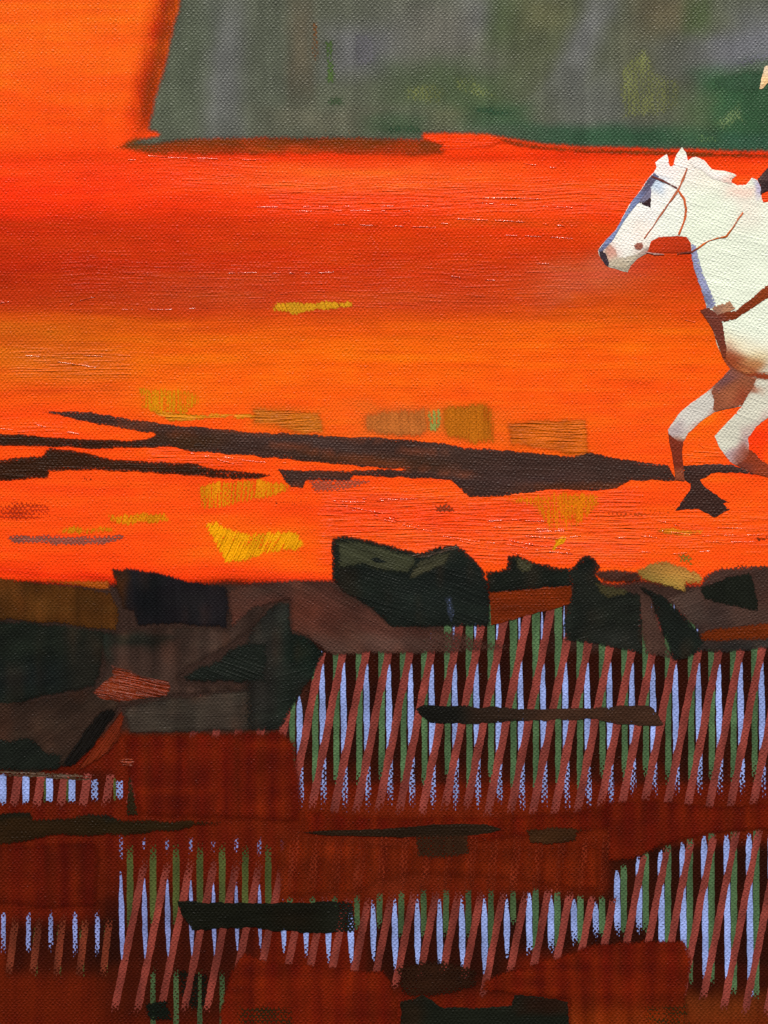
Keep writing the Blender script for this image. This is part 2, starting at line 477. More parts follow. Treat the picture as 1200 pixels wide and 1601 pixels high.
MAT['ridge'] = paint_material('glossy_paint_ridge', 0.2, 0.5, weave=0.5, bristle=0.5, tint=0.1)
GROUND = bpy.data.objects['ground']
RIDGES = [
    [(537, 791), (590, 801), (642, 816)], [(545, 797), (600, 808), (668, 826)], [(520, 783), (560, 785), (600, 783)], [(567, 780), (620, 781), (674, 778)], [(613, 772), (634, 768)],
    [(600, 812), (650, 826), (680, 832)], [(717, 845), (760, 857), (795, 868)], [(690, 838), (740, 846), (800, 852)], [(760, 815), (800, 813), (850, 815)], [(770, 824), (830, 827), (880, 828)],
    [(790, 834), (830, 832), (900, 829)], [(786, 843), (820, 850), (893, 860)], [(800, 852), (850, 862), (900, 866)], [(800, 864), (850, 874), (880, 876)], [(820, 838), (870, 842), (908, 838)],
    [(1027, 814), (1067, 823), (1160, 826)], [(1035, 830), (1090, 838), (1190, 836)], [(1090, 846), (1140, 848), (1196, 846)], [(960, 842), (1000, 838), (1040, 842)], [(990, 862), (1050, 866), (1110, 862)],
    [(277, 703), (317, 710), (357, 724)], [(290, 707), (330, 716), (372, 727)], [(57, 664), (90, 673), (123, 679)], [(0, 670), (20, 672)], [(340, 714), (400, 722), (450, 724)],
    [(742, 310), (800, 309), (862, 312)], [(746, 318), (800, 320), (900, 325)], [(708, 342), (800, 346), (900, 355)], [(400, 324), (540, 323), (690, 322)], [(440, 331), (560, 329), (640, 330)], [(520, 351), (600, 353), (690, 356)],
    [(640, 347), (700, 350)], [(790, 368), (850, 370), (905, 374)], [(425, 427), (470, 427), (522, 426)], [(182, 427), (206, 428), (228, 427)], [(330, 426), (362, 427), (400, 426)], [(107, 478), (124, 470), (148, 464)],
    [(0, 474), (50, 468)], [(190, 484), (260, 484), (328, 482)], [(704, 432), (760, 438), (840, 440)], [(840, 412), (858, 413)], [(40, 556), (66, 558), (70, 564)], [(90, 566), (120, 570), (160, 576)], [(130, 556), (160, 557)],
    [(190, 240), (260, 246), (400, 250)], [(200, 250), (240, 252)], [(800, 252), (860, 262), (880, 263)], [(960, 238), (964, 238)], [(1092, 694), (1104, 704), (1120, 708)], [(1096, 706), (1118, 714)], [(1070, 500), (1086, 504)],
]
for q, pts in enumerate(RIDGES):
    ribbon('paint_ridge', pts, 1.5, lambda x, y: orange(x, y) * 1.02, 1.6, GROUND, 'ridge', thick=1.5, step=4, wob=0.35, edge=1.0, bristle=0.0, angle=0.0,
           cover=lambda x, y: sm(0.46, 0.6, vn(x, y, 12, 5, 300)))
DARK = np.array([38, 12, 4.0]); RUST = np.array([89, 21, 1.0])
LB = np.array([8,45,82,118,155,191,227,263,300,335,371,407,443,478,513,548,583,617,652,687,722,757,792,827,861,897,931,965,999,1034,1068,1102,1137,1172,1206,1241,1276,1310,1345], float)
UB = np.array([467,503,536,572,607,641,674,710,744,778,813,848,883,917,952,987,1020,1055,1091,1123,1157,1190,1225,1260,1295,1330], float)
def hillside(x, y):
    ph = np.interp(x, LB, np.arange(len(LB)), left=0)
    wave = 0.5 + 0.5 * np.cos(2 * math.pi * (ph + 0.1 * np.sin(y / 60.0)))
    c = np.tile(RUST, (len(x), 1))
    c += (wave[:, None] - 0.5) * np.array([12, 9, 7.0]) * (0.4 + 0.6 * vn(x, y, 60, 60, 8))[:, None]
    up = box(x, y, 470, 1600, 940, 1222, 12) + box(x, y, 430, 1600, 1100, 1222, 12)
    up = np.clip(up, 0, 1) * (1 - 0.0 * y)
    fade = 1 - sm(1170, 1275, y + (vn(x, y, 9, 30, 21) - 0.5) * 40)
    lo = box(x, y, 150, 400, 1390, 1600, 30) * 0.75 + box(x, y, 570, 800, 1430, 1545, 26) + box(x, y, 780, 1600, 1400, 1490, 20) + box(x, y, 950, 1600, 1318, 1500, 14)
    lo += box(x, y, 1060, 1600, 1480, 1580, 30) * 0.8 + box(x, y, 10, 185, 1442, 1528, 16) * 0.75 + box(x, y, 0, 180, 1205, 1255, 8) * 0.5
    k = np.clip(np.maximum(up * fade, lo), 0, 1)[:, None] * 0.95
    dk = np.tile(DARK, (len(x), 1)) * (0.85 + 0.3 * vn(x, y, 20, 40, 9))[:, None]
    c = c * (1 - k) + dk * k
    st = [(130, 1030, 680, 236, 0, 0.08, (52, 36, 30), 1.0), (560, 950, 300, 110, 0, 0.2, (60, 40, 33), 1.0), (1080, 940, 420, 150, 0, 0.2, (56, 38, 32), 1.0), (300, 1215, 200, 120, 0, 0.6, (98, 26, 4), 0.7), (650, 1265, 420, 40, 0, 0.8, (104, 32, 10), 0.7),
          (690, 1350, 420, 80, 0, 0.8, (106, 34, 12), 0.55), (560, 1360, 200, 90, 0, 0.9, (100, 40, 22), 0.4),
          (80, 1370, 200, 60, 0, 0.6, (84, 23, 4), 0.8), (60, 1560, 240, 80, 0, 0.7, (88, 24, 5), 0.8),
          (1130, 1580, 160, 50, 0, 0.7, (112, 50, 16), 0.7), (1060, 1285, 300, 50, 0, 0.6, (92, 27, 6), 0.9)]
    return strokes(x, y, c, st, 40)
sheet('hillside', -300, 1500, 880, 1900, 5, hillside, 1.0, 'dark', lambda x, y: 0.08 + 0 * x, upper_angle,
      coverfn=lambda x, y: sm(902, 920, y + (vn(x, y, 40, 12, 2) - 0.5) * 10), soft=1.0)

# ------------------------------------------------------------------ the grey green cliff
cliff = thing('cliff', 760, 232, 'broad grey green cliff with a slanting left side across the top of the orange plain', 'cliff')
CL = [
    (340, 100, 150, 240, 0, 0.7, (88, 91, 78), 0.9), (352, 110, 55, 240, 0, 0.8, (99, 99, 98), 0.8), (290, 110, 60, 220, 12, 0.8, (80, 87, 70), 0.7),
    (435, 90, 90, 200, 0, 0.7, (84, 88, 74), 0.9), (470, 70, 34, 150, 0, 0.8, (99, 84, 66), 0.55), (640, 40, 200, 110, 0, 0.9, (93, 94, 84), 0.8),
    (570, 80, 110, 70, 0, 0.8, (99, 98, 100), 0.9), (700, 50, 130, 80, 0, 0.8, (104, 101, 92), 0.8), (760, 22, 70, 60, 0, 0.8, (108, 108, 108), 0.6),
    (660, 135, 120, 70, 0, 0.8, (80, 92, 66), 0.8), (500, 188, 170, 36, 0, 0.8, (98, 95, 78), 0.7), (620, 196, 90, 30, 0, 0.7, (66, 86, 60), 0.7),
    (750, 150, 110, 70, 0, 0.8, (74, 90, 60), 0.8), (700, 190, 60, 40, 0, 0.8, (100, 96, 72), 0.5), (795, 30, 60, 80, 0, 0.8, (72, 86, 54), 0.8),
    (850, 60, 110, 150, 0, 0.8, (88, 92, 68), 0.9), (850, 20, 60, 50, 0, 0.8, (98, 96, 66), 0.6), (915, 60, 46, 170, 25, 0.8, (103, 103, 102), 0.9),
    (930, 160, 110, 90, 0, 0.8, (96, 97, 92), 0.8), (1040, 25, 90, 70, 0, 0.8, (98, 88, 66), 0.8), (1088, 30, 40, 70, 0, 0.8, (74, 88, 56), 0.8),
    (1000, 90, 70, 80, 0, 0.9, (92, 92, 74), 0.8), (1090, 85, 120, 60, -14, 0.8, (92, 92, 86), 0.8), (1170, 75, 130, 54, -14, 0.7, (108, 108, 114), 0.9),
    (1185, 40, 60, 60, -14, 0.9, (112, 112, 118), 0.6), (1010, 215, 420, 34, 1, 0.7, (50, 82, 58), 0.95), (1165, 170, 140, 120, -4, 0.45, (50, 84, 55), 0.95),
    (1090, 180, 60, 60, 0, 0.9, (74, 88, 60), 0.7), (1180, 222, 140, 26, 0, 0.8, (50, 84, 66), 0.7), (780, 180, 80, 30, 0, 0.8, (58, 86, 58), 0.7),
]
def cliff_col(x, y):
    c = strokes(x, y, np.array([88, 91, 75.0]), CL, 60)
    return c * (1 + 0.09 * (vn(x, y, 12, 80, 61) - 0.5) + 0.12 * (vn(x, y, 30, 30, 62) - 0.5))[:, None]
cliff_poly = [(352, -300), (278, 0), (271, 30), (263, 60), (257, 97), (245, 133), (233, 180), (228, 203), (236, 207), (246, 210), (216, 217), (205, 228), (240, 227),
              (300, 221), (370, 219), (440, 219), (520, 219), (600, 220), (662, 221), (664, 211), (700, 211), (740, 212), (765, 213), (800, 220),
              (850, 228), (900, 232), (960, 234), (1060, 236), (1200, 240), (1480, 244), (1480, -300)]
patch('cliff_face', cliff_poly, cliff_col, 2.0, cliff, 'scumble', rough=1.8, spacing=8, edge=0.15, feather=9, soft=1.0, bristle=0.16, angle=0.5, mottle=0.05, thick=0.4)
patch('edge_stroke', [(228, -60), (310, -60), (296, 60), (278, 135), (262, 190), (254, 222), (200, 226), (184, 180), (196, 120), (210, 60)],
      lambda x, y: strokes(x, y, np.array([190, 36, 0.0]), [(250, 90, 22, 260, 14, 0.8, (132, 56, 8), 0.8)], 70), 1.6, cliff, 'thin', edge=0.0, feather=42, soft=1.0, cover=0.62, angle=0.55, rough=2, thick=0.05)
patch('base_stroke', [(176, 234), (206, 212), (300, 210), (400, 208), (560, 208), (664, 212), (704, 222), (692, 246), (640, 248), (500, 245), (350, 246), (240, 247)],
      lambda x, y: strokes(x, y, np.array([126, 56, 8.0]), [(220, 228, 50, 20, 0, 0.8, (92, 74, 34), 0.8), (500, 236, 420, 8, 0, 0.8, (196, 62, 8), 0.7)], 71),
      1.7, cliff, 'thin', edge=0.05, feather=10, soft=1.0, cover=0.72, rough=2, thick=0.05)
patch('base_stroke', [(760, 214), (800, 218), (850, 226), (960, 231), (1080, 234), (1200, 238), (1460, 242), (1460, 256), (1200, 251), (1040, 246), (900, 242), (810, 233)],
      (132, 52, 6), 1.75, cliff, 'thin', edge=0.0, feather=8, cover=0.9, soft=0.9, rough=2, thick=0.1)
patch('orange_stroke', [(663, 219), (665, 211), (700, 210), (750, 211), (782, 217), (800, 224), (760, 232), (700, 236), (682, 238), (690, 228)], (236, 60, 6), 3.4, cliff, 'oil',
      edge=0.15, feather=6, rough=2.5, bristle=0.3, soft=0.7, thick=0.1)
for nm, poly, c, cov, ang in [
    ('brush_stroke', [(482, 30), (500, 32), (501, 90), (494, 108), (482, 92)], (112, 74, 42), 0.75, 0.5),
    ('brush_stroke', [(504, 58), (526, 60), (528, 130), (524, 140), (505, 138)], (70, 90, 48), 0.85, 0.5),
    ('brush_stroke', [(504, 146), (545, 144), (546, 170), (505, 172)], (72, 88, 62), 0.7, 0.5),
    ('brush_stroke', [(962, 104), (1006, 62), (1014, 70), (1030, 108), (1070, 122), (1072, 172), (1026, 190), (965, 194)], (118, 122, 76), 0.46, 0.5),
    ('brush_stroke', [(1000, 118), (1024, 100), (1026, 180), (1002, 184)], (140, 144, 92), 0.38, 0.5),
    ('brush_stroke', [(1112, 186), (1144, 160), (1158, 150), (1168, 178), (1176, 196), (1140, 204), (1106, 204)], (122, 146, 98), 0.42, 0.62),
    ('brush_stroke', [(1076, 200), (1130, 206), (1136, 232), (1082, 230)], (104, 136, 88), 0.34, 0.5),
    ('brush_stroke', [(622, 130), (680, 120), (704, 140), (690, 172), (628, 166)], (112, 118, 72), 0.36, 0.5),
    ('brush_stroke', [(700, 116), (740, 108), (780, 146), (790, 166), (744, 158), (706, 144)], (124, 134, 82), 0.36, 0.62),
    ('brush_stroke', [(736, 160), (800, 164), (816, 180), (790, 188), (740, 182)], (52, 84, 58), 0.6, 0.0),
    ('brush_stroke', [(592, 186), (664, 192), (668, 216), (592, 216)], (54, 80, 56), 0.55, 0.5),
    ('brush_stroke', [(470, 196), (572, 196), (570, 216), (470, 216)], (134, 118, 86), 0.3, 0.5),
    ('brush_stroke', [(544, 44), (590, 50), (598, 104), (548, 112)], (104, 102, 106), 0.6, 0.5),
    ('brush_stroke', [(1110, 116), (1160, 108), (1240, 98), (1240, 150), (1115, 150)], (56, 84, 60), 0.75, 0.5),
    ('brush_stroke', [(1130, 92), (1240, 62), (1240, 98), (1150, 108)], (116, 116, 124), 0.6, 0.08),
]:
    patch(nm, poly, c, 3.6, cliff, 'thin', thick=0.2, edge=0.0, feather=14, cover=cov, soft=0.3, angle=ang, rough=4, spacing=7)

# ------------------------------------------------------------------ the striped banks
def stripes(bank, kind, xs, y0, y1, x_at, width, color, level, cover, top, bottom, taper=None):
    for k in xs:
        t, b = top(k), bottom(k)
        n = max(3, int((b - t) / 24))
        ys = np.linspace(t, b, n)
        pts = [(x_at(k, yy), yy) for yy in ys]
        f = cover(k, t, b)
        wd = width(k)
        if callable(wd):
            wd = [wd(yy) for yy in ys]
        ribbon(kind, pts, wd, color, level, bank, 'dark', thick=0.7, cover=f, edge=0.93, bristle=0.12, angle=0.5, wob=0.55, taper=taper)

def rnd(k, s):
    return float(_hash(np.array([k]), np.array([s]), 77)[0])
RED = lambda x, y: strokes(x, y, np.array([120, 54, 46.0]), [], 0) * (0.9 + 0.25 * vn(x, y, 12, 60, 80))[:, None]
GREEN = lambda x, y: strokes(x, y, np.array([70, 94, 62.0]), [], 0) * (0.9 + 0.22 * vn(x, y, 12, 60, 81))[:, None]
BLUE = lambda x, y: strokes(x, y, np.array([136, 152, 206.0]), [], 0) * (0.93 + 0.14 * vn(x, y, 12, 60, 82))[:, None]

def ends(ta, ba, peak=1.0):
    return lambda k, t, b: (lambda x, y: peak * sm(t, t + ta, y) * (1 - sm(b - ba, b, y)) * (0.97 + 0.1 * vn(x, y, 7, 30, int(k) + 3)))

up = thing('striped_bank', 830, 1290, 'widest striped bank of red, green and pale blue slanting stripes below the rock row', 'striped bank', 'striped banks')
n_up = len(UB)
def up_top(k):
    x = UB[min(k, n_up - 1)]
    return 1085 if x < 480 else 1018 if x < 520 else 1008 if x < 600 else 990 if x < 690 else 942
stripes(up, 'green_stripe', range(n_up), 0, 0, lambda k, y: UB[k] - 10.5, lambda k: (lambda yy: float(np.interp(yy, [940, 1030, 1120, 1300], [12, 11, 9, 9.5]))), GREEN, 1.9,
        ends(6, 70), up_top, lambda k: 1268 - 26 * rnd(k, 1))
stripes(up, 'blue_stripe', range(n_up), 0, 0, lambda k, y: UB[k] + 1.5 + (y - 1150) * 0.015, lambda k: (lambda yy: float(np.interp(yy, [940, 1010, 1050, 1120, 1300], [2.5, 3.5, 7.5, 9.5, 9]))), BLUE, 2.0,
        lambda k, t, b: (lambda x, y: (1 - 0.52 * sm(1180, 1215, y + 14 * rnd(k, 5))) * (1 - sm(b - 60, b, y))), up_top, lambda k: 1296 - 14 * rnd(k, 2) if UB[k] < 960 else 1268, taper=26)
stripes(up, 'red_stripe', range(-4, n_up + 2), 0, 0, lambda k, y: (UB[0] + 34.6 * k if k < 0 or k >= n_up else UB[k]) - 3 - 0.2 * (y - 1033), lambda k: 12.5, RED, 2.7,
        ends(6, 60), lambda k: up_top(max(k, 0)), lambda k: 1300 - 20 * rnd(k, 3))

def low_top(x):
    return float(np.interp(x, [430, 560, 640, 800, 900, 948, 970, 1034, 1102, 1172, 1300], [1400, 1398, 1388, 1388, 1405, 1408, 1342, 1326, 1304, 1300, 1296]))
def low_bot(x):
    return float(np.interp(x, [430, 548, 583, 617, 720, 757, 792, 861, 931, 999, 1034, 1068, 1102, 1137, 1172, 1300], [1510, 1530, 1524, 1540, 1540, 1556, 1520, 1508, 1484, 1478, 1530, 1560, 1556, 1574, 1580, 1590]))
mid_ks = [k for k in range(len(LB)) if 440 < LB[k] < 800]
right_ks = [k for k in range(len(LB)) if LB[k] >= 800]
left_ks = [k for k in range(len(LB)) if 170 < LB[k] < 425]
far_ks = [k for k in range(len(LB)) if LB[k] < 170]
DIM = lambda x, y: np.tile([114.0, 50, 41], (len(x), 1)) * (0.85 + 0.35 * vn(x, y, 12, 60, 85))[:, None]
FADED = lambda x, y: np.tile([96.0, 42, 27], (len(x), 1)) * (0.85 + 0.35 * vn(x, y, 12, 60, 88))[:, None]
DGREEN = lambda x, y: np.tile([62.0, 80, 50], (len(x), 1)) * (0.85 + 0.3 * vn(x, y, 12, 60, 86))[:, None]
DBLUE = lambda x, y: np.tile([128.0, 138, 192], (len(x), 1)) * (0.88 + 0.2 * vn(x, y, 12, 60, 87))[:, None]
OLIVE = lambda x, y: np.tile([66.0, 72, 36], (len(x), 1)) * (0.9 + 0.3 * vn(x, y, 12, 50, 83))[:, None]
mid = thing('striped_bank', 620, 1545, 'striped bank behind the dark slab, its stripes frayed above and below', 'striped bank', 'striped banks')
rgt = thing('striped_bank', 1000, 1580, 'crisp striped bank with pale blue slivers above the smooth rust mound at lower right', 'striped bank', 'striped banks')
lft = thing('striped_bank', 290, 1600, 'striped bank with olive green stripes, just left of the dark slab', 'striped bank', 'striped banks')
far = thing('striped_bank', 90, 1560, 'worn striped bank of broken pale dots on rust in the lower left corner', 'striped bank', 'striped banks')
sml = thing('striped_bank', 90, 1262, 'short striped bank with four pale blue bars under the black rock on the left', 'striped bank', 'striped banks')
for bank, ks in ((mid, mid_ks), (rgt, right_ks)):
    frayed = bank is mid
    stripes(bank, 'green_stripe', ks, 0, 0, lambda k, y: LB[k] + 10, lambda k: 9 if frayed else 9.5, DGREEN if frayed else GREEN, 1.9,
            ends(40 if frayed else 24, 40), lambda k: low_top(LB[k]) - 14, lambda k: low_bot(LB[k]) - (60 if frayed else 6))
    stripes(bank, 'blue_stripe', ks, 0, 0, lambda k, y: LB[k] + (y - 1440) * 0.012, lambda k: 9.5, BLUE, 2.0,
            ends(56 if frayed else 26, 60), lambda k: low_top(LB[k]) - 8, lambda k: low_bot(LB[k]), taper=70 if frayed else 30)
    stripes(bank, 'red_stripe', ks + ([ks[-1] + 1] if frayed else []), 0, 0, lambda k, y: LB[k] + 15 - 0.2 * (y - 1470), lambda k: 11.5, DIM if frayed else RED, 2.7,
            ends(60 if frayed else 30, 44), lambda k: low_top(LB[k] + 16) - 16, lambda k: low_bot(LB[k]) + 20)
WORN = lambda x, y: np.tile([104.0, 36, 18], (len(x), 1)) * (0.9 + 0.3 * vn(x, y, 12, 50, 84))[:, None]
stripes(mid, 'worn_stripe', [k for k in range(len(LB)) if 430 < LB[k] < 950], 0, 0, lambda k, y: LB[k] + 14 - 0.1 * (y - 1345), lambda k: 12 + 6 * rnd(k, 31), WORN, 5.2,
        ends(40, 40, 0.40), lambda k: 1270 + 20 * rnd(k, 32), lambda k: 1420)
stripes(lft, 'green_stripe', left_ks, 0, 0, lambda k, y: LB[k] + 12, lambda k: 10, OLIVE, 1.9, ends(60, 60, 0.95), lambda k: 1300, lambda k: 1475)
stripes(lft, 'blue_stripe', left_ks, 0, 0, lambda k, y: LB[k] - 1 + (y - 1440) * 0.02, lambda k: 8, DBLUE, 2.0,
        ends(30, 30), lambda k: 1352 + 3 * (k - left_ks[0]), lambda k: 1526 - 5 * (k - left_ks[0]), taper=70)
stripes(lft, 'pale_stripe', left_ks + [left_ks[-1] + 1], 0, 0, lambda k, y: LB[k] - 2, lambda k: 6, DBLUE, 2.05,
        ends(14, 30, 0.45), lambda k: 1306 - 4 * rnd(k, 8), lambda k: 1338 + 20 * rnd(k, 6))
stripes(lft, 'red_stripe', left_ks, 0, 0, lambda k, y: LB[k] + 10 - 0.205 * (y - 1470), lambda k: 11.5, DIM, 2.7, ends(80, 50, 0.97), lambda k: 1316, lambda k: 1600)
stripes(lft, 'green_stripe', left_ks[1:5], 0, 0, lambda k, y: LB[k] + 12, lambda k: 8, DGREEN, 2.1, ends(30, 10, 0.7), lambda k: 1505, lambda k: 1640)
stripes(far, 'blue_stripe', far_ks, 0, 0, lambda k, y: LB[k] - 2 + (1 if k % 2 else -1), lambda k: 7, DBLUE, 2.0,
        ends(30, 50, 0.72), lambda k: 1414, lambda k: 1526 - 24 * rnd(k, 4), taper=20)
stripes(far, 'red_stripe', far_ks, 0, 0, lambda k, y: LB[k] + 12 - 0.12 * (y - 1470), lambda k: 11, FADED, 2.7, ends(60, 50, 0.86), lambda k: 1412, lambda k: 1545)
stripes(far, 'green_stripe', far_ks[1:], 0, 0, lambda k, y: LB[k] + 10, lambda k: 7, OLIVE, 1.9, ends(60, 40, 0.55), lambda k: 1418, lambda k: 1545)
SX = [4, 40, 77, 112, 148, 186]
stripes(sml, 'blue_stripe', range(6), 0, 0, lambda k, y: SX[k], lambda k: 10.5, BLUE, 2.0,
        lambda k, t, b: ends(6, 16, 1.0 if k < 4 else 0.6)(k, t, b), lambda k: 1208 + 2 * k, lambda k: 1262 - k)
stripes(sml, 'red_stripe', range(6), 0, 0, lambda k, y: SX[k] + 21 - 0.16 * (y - 1235), lambda k: 13, RED, 2.1,
        lambda k, t, b: ends(8, 36, 0.98 if k < 4 else 0.7)(k, t, b), lambda k: 1206, lambda k: 1275)
stripes(sml, 'green_stripe', [2, 3, 5], 0, 0, lambda k, y: SX[k] - 7, lambda k: 4, OLIVE, 1.9, ends(8, 20, 0.8), lambda k: 1214, lambda k: 1262)

# ------------------------------------------------------------------ rust ledges between the stripes
def ledge(label, poly, c, level=3.4, **kw):
    a = dict(mat='dark', edge=0.1, feather=16, soft=0.5, rough=3, bristle=0.1, angle=0.5, thick=0.12)
    a.update(kw)
    return tag(patch('rust_ledge', poly, c, level + 2.0, **a), label, 'ledge', 'rust ledges')
def rust_col(x, y):
    ph = np.interp(x, LB, np.arange(len(LB)), left=0)
    w = np.cos(2 * math.pi * ph)
    return np.array([91, 21, 1.0]) + (w * (0.4 + 0.6 * vn(x, y, 50, 50, 91)))[:, None] * np.array([6, 5, 4.0]) + (vn(x, y, 9, 60, 92) - 0.5)[:, None] * np.array([10, 4, 2.0]) + ((vn(x, y, 140, 12, 93) - 0.5)[:, None] * np.array([20, 8, 2.0]))
ledge('smooth rust red ledge under the grey brown slab, left of the widest striped bank',
      [(190, 1148), (300, 1144), (400, 1140), (440, 1140), (466, 1160), (474, 1225), (472, 1290), (380, 1284), (215, 1278), (196, 1212)], rust_col, feather=14, edge=0.1, soft=0.8, thick=0.04)
ledge('rust ledge fading into the stripes above the dark slit with a long point', [(468, 1262), (600, 1272), (760, 1272), (900, 1262), (960, 1250), (960, 1300), (760, 1320), (470, 1310)],
      lambda x, y: rust_col(x, y) * 1.04, cover=0.8)
ledge('frayed rust ledge under the pointed dark slit, above the middle striped bank', [(424, 1300), (560, 1310), (760, 1322), (940, 1310), (946, 1396), (900, 1398), (780, 1380), (640, 1376), (560, 1400), (430, 1410)],
      lambda x, y: rust_col(x, y) * 1.05 + np.array([2, 5, 4.0]), cover=0.72)
ledge('rust ledge wedged between crisp stripes at the right edge', [(944, 1252), (1010, 1248), (1120, 1258), (1240, 1250), (1300, 1252), (1300, 1290), (1180, 1300), (1100, 1306), (1030, 1326), (985, 1346), (948, 1348)],
      rust_col, feather=9, edge=0.2)
ledge('smooth rust mound in the lower right corner between stripes and dark earth',
      [(756, 1530), (807, 1513), (867, 1497), (933, 1473), (1000, 1470), (1070, 1468), (1084, 1500), (1074, 1560), (1070, 1640), (893, 1640), (888, 1566), (800, 1554), (750, 1550)],
      lambda x, y: rust_col(x, y) + sm(1540, 1600, y)[:, None] * np.array([14, 14, 5.0]), feather=8, edge=0.2)
ledge('rounded rust mound at the bottom, below the dark slab',
      [(338, 1660), (345, 1570), (362, 1516), (382, 1488), (410, 1500), (450, 1506), (500, 1508), (560, 1518), (600, 1516), (612, 1540), (622, 1568), (632, 1660)], rust_col, feather=6, edge=0.3)
ledge('dark rust ledge below the long dark streak at the left edge', [(-60, 1316), (60, 1316), (150, 1312), (160, 1340), (155, 1420), (80, 1424), (0, 1416), (-60, 1420)], lambda x, y: rust_col(x, y) * 0.9, feather=14)

# ------------------------------------------------------------------ rocks, slabs and dark earth
def rock(label, poly, c, level=4.2, name='rock', cat='rock', group='painted rocks', parts=(), **kw):
    a = dict(mat='dark', edge=0.72, feather=3, rough=2.6, bristle=0.18, angle=0.1, thick=0.35, soft=0.5)
    if kw.get('edge', 1) >= 0.3:
        kw = dict(kw); kw['edge'] = 0.35; kw['feather'] = 5
    a.update(kw)
    level += 2.2
    base_c = c
    def c(x, y):
        q = base_c(x, y) if callable(base_c) else np.tile(np.asarray(base_c, float), (len(x), 1))
        m = sm(0.5, 0.85, vn(x, y, 16, 60, len(label)) * 0.6 + vn(x, y, 40, 30, len(label) + 7) * 0.4)
        m2 = sm(0.5, 0.9, vn(x, y, 34, 14, len(label) + 13))
        return q * (0.88 + 0.24 * vn(x, y, 50, 50, len(label) + 3))[:, None] + m[:, None] * np.array([13, 5, 2.0]) + m2[:, None] * np.array([3, 4, 3.0])
    if not parts:
        return tag(patch(name, poly, c, level, **a), label, cat, group)
    xs = [p[0] for p in poly]; ys = [p[1] for p in poly]
    t = thing(name, (min(xs) + max(xs)) / 2, max(ys), label, cat, group)
    patch('stone_face', poly, c, level, t, **a)
    for nm, pp, cc, k2 in parts:
        b = dict(a); b.pop('coverfn', None); b.update(dict(thick=0.4)); b.update(k2)
        patch(nm, pp, cc, level + 1.5, t, **b)
    return t

def bars(a, amp, px=12, seed=1):
    return lambda x, y: np.asarray(a, float) * (1 + amp * (vn(x, y, px, 80, seed) - 0.5) * 2)[:, None]

rock('brown earth bank at the left edge under the orange plain', [(-200, 890), (0, 903), (60, 911), (130, 919), (172, 926), (186, 950), (182, 988), (150, 983), (110, 976), (0, 969), (-200, 962)],
     bars((72, 40, 12), 0.12, 12, 101), 3.4, 'earth_bank', 'earth bank', None, angle=0.5, feather=3)
tag(patch('ochre_edge', [(50, 901), (110, 906), (172, 904), (176, 926), (140, 922), (90, 914)], (166, 76, 8), 3.2, mat='thin', edge=0.0, feather=7, soft=0.6, cover=0.85, angle=0.02),
    'thin ochre edge along the top of the brown earth bank', 'earth edge')
rock('near black square rock with a frayed top edge on the brown earth', [(173, 888), (200, 887), (253, 893), (293, 907), (353, 915), (358, 943), (356, 983), (330, 981), (280, 976), (213, 978), (207, 957), (190, 953), (180, 920)],
     lambda x, y: strokes(x, y, np.array([25, 22, 25.0]), [(185, 925, 24, 70, 0, 0.8, (62, 34, 14), 0.8), (230, 935, 40, 60, 0, 0.8, (16, 18, 20), 0.8), (320, 935, 60, 50, 0, 0.8, (30, 26, 28), 0.8)], 110),
     4.6, angle=0.5, edge=0.2, feather=7, bristle=0.35)
rock('large green black rock at the left edge under the brown bank', [(-200, 960), (0, 968), (60, 971), (110, 976), (165, 986), (163, 1030), (152, 1076), (100, 1086), (50, 1096), (0, 1116), (-200, 1120)],
     lambda x, y: strokes(x, y, np.array([24, 28, 22.0]), [(40, 1060, 150, 50, -5, 0.8, (19, 23, 22), 0.9), (130, 1040, 50, 100, 0, 0.8, (34, 30, 24), 0.7)], 111) * (0.85 + 0.3 * vn(x, y, 13, 90, 5))[:, None], 3.8, bristle=0.1, edge=0.1, feather=10, soft=0.7)
rock('grey brown rock wall in the middle left, behind the rust smear', [(150, 984), (184, 986), (213, 976), (290, 976), (356, 980), (362, 930), (400, 925), (420, 950), (402, 985), (345, 1020), (300, 1045), (280, 1060), (290, 1068), (400, 1066), (402, 1080), (240, 1094), (195, 1108), (170, 1108), (150, 1080), (160, 1040)],
     lambda x, y: strokes(x, y, np.array([60, 43, 36.0]), [(330, 1000, 80, 50, -20, 0.8, (70, 52, 44), 0.8), (205, 1000, 70, 20, 0, 0.7, (28, 32, 26), 0.8), (250, 998, 40, 12, 0, 0.7, (26, 30, 25), 0.7), (160, 1000, 24, 60, -8, 0.8, (26, 34, 28), 0.8)], 112) * (0.9 + 0.16 * np.cos(2 * math.pi * np.interp(x, LB, np.arange(len(LB)))) * vn(x, y, 40, 120, 160) + 0.2 * (vn(x, y, 12, 100, 161) - 0.5))[:, None], 3.5, angle=0.5, edge=0.05, feather=12, soft=0.8)
DBAR = lambda x, y: (0.9 + 0.16 * np.cos(2 * math.pi * np.interp(x, LB, np.arange(len(LB)))) * vn(x, y, 40, 120, 160) + 0.2 * (vn(x, y, 12, 100, 161) - 0.5))[:, None]
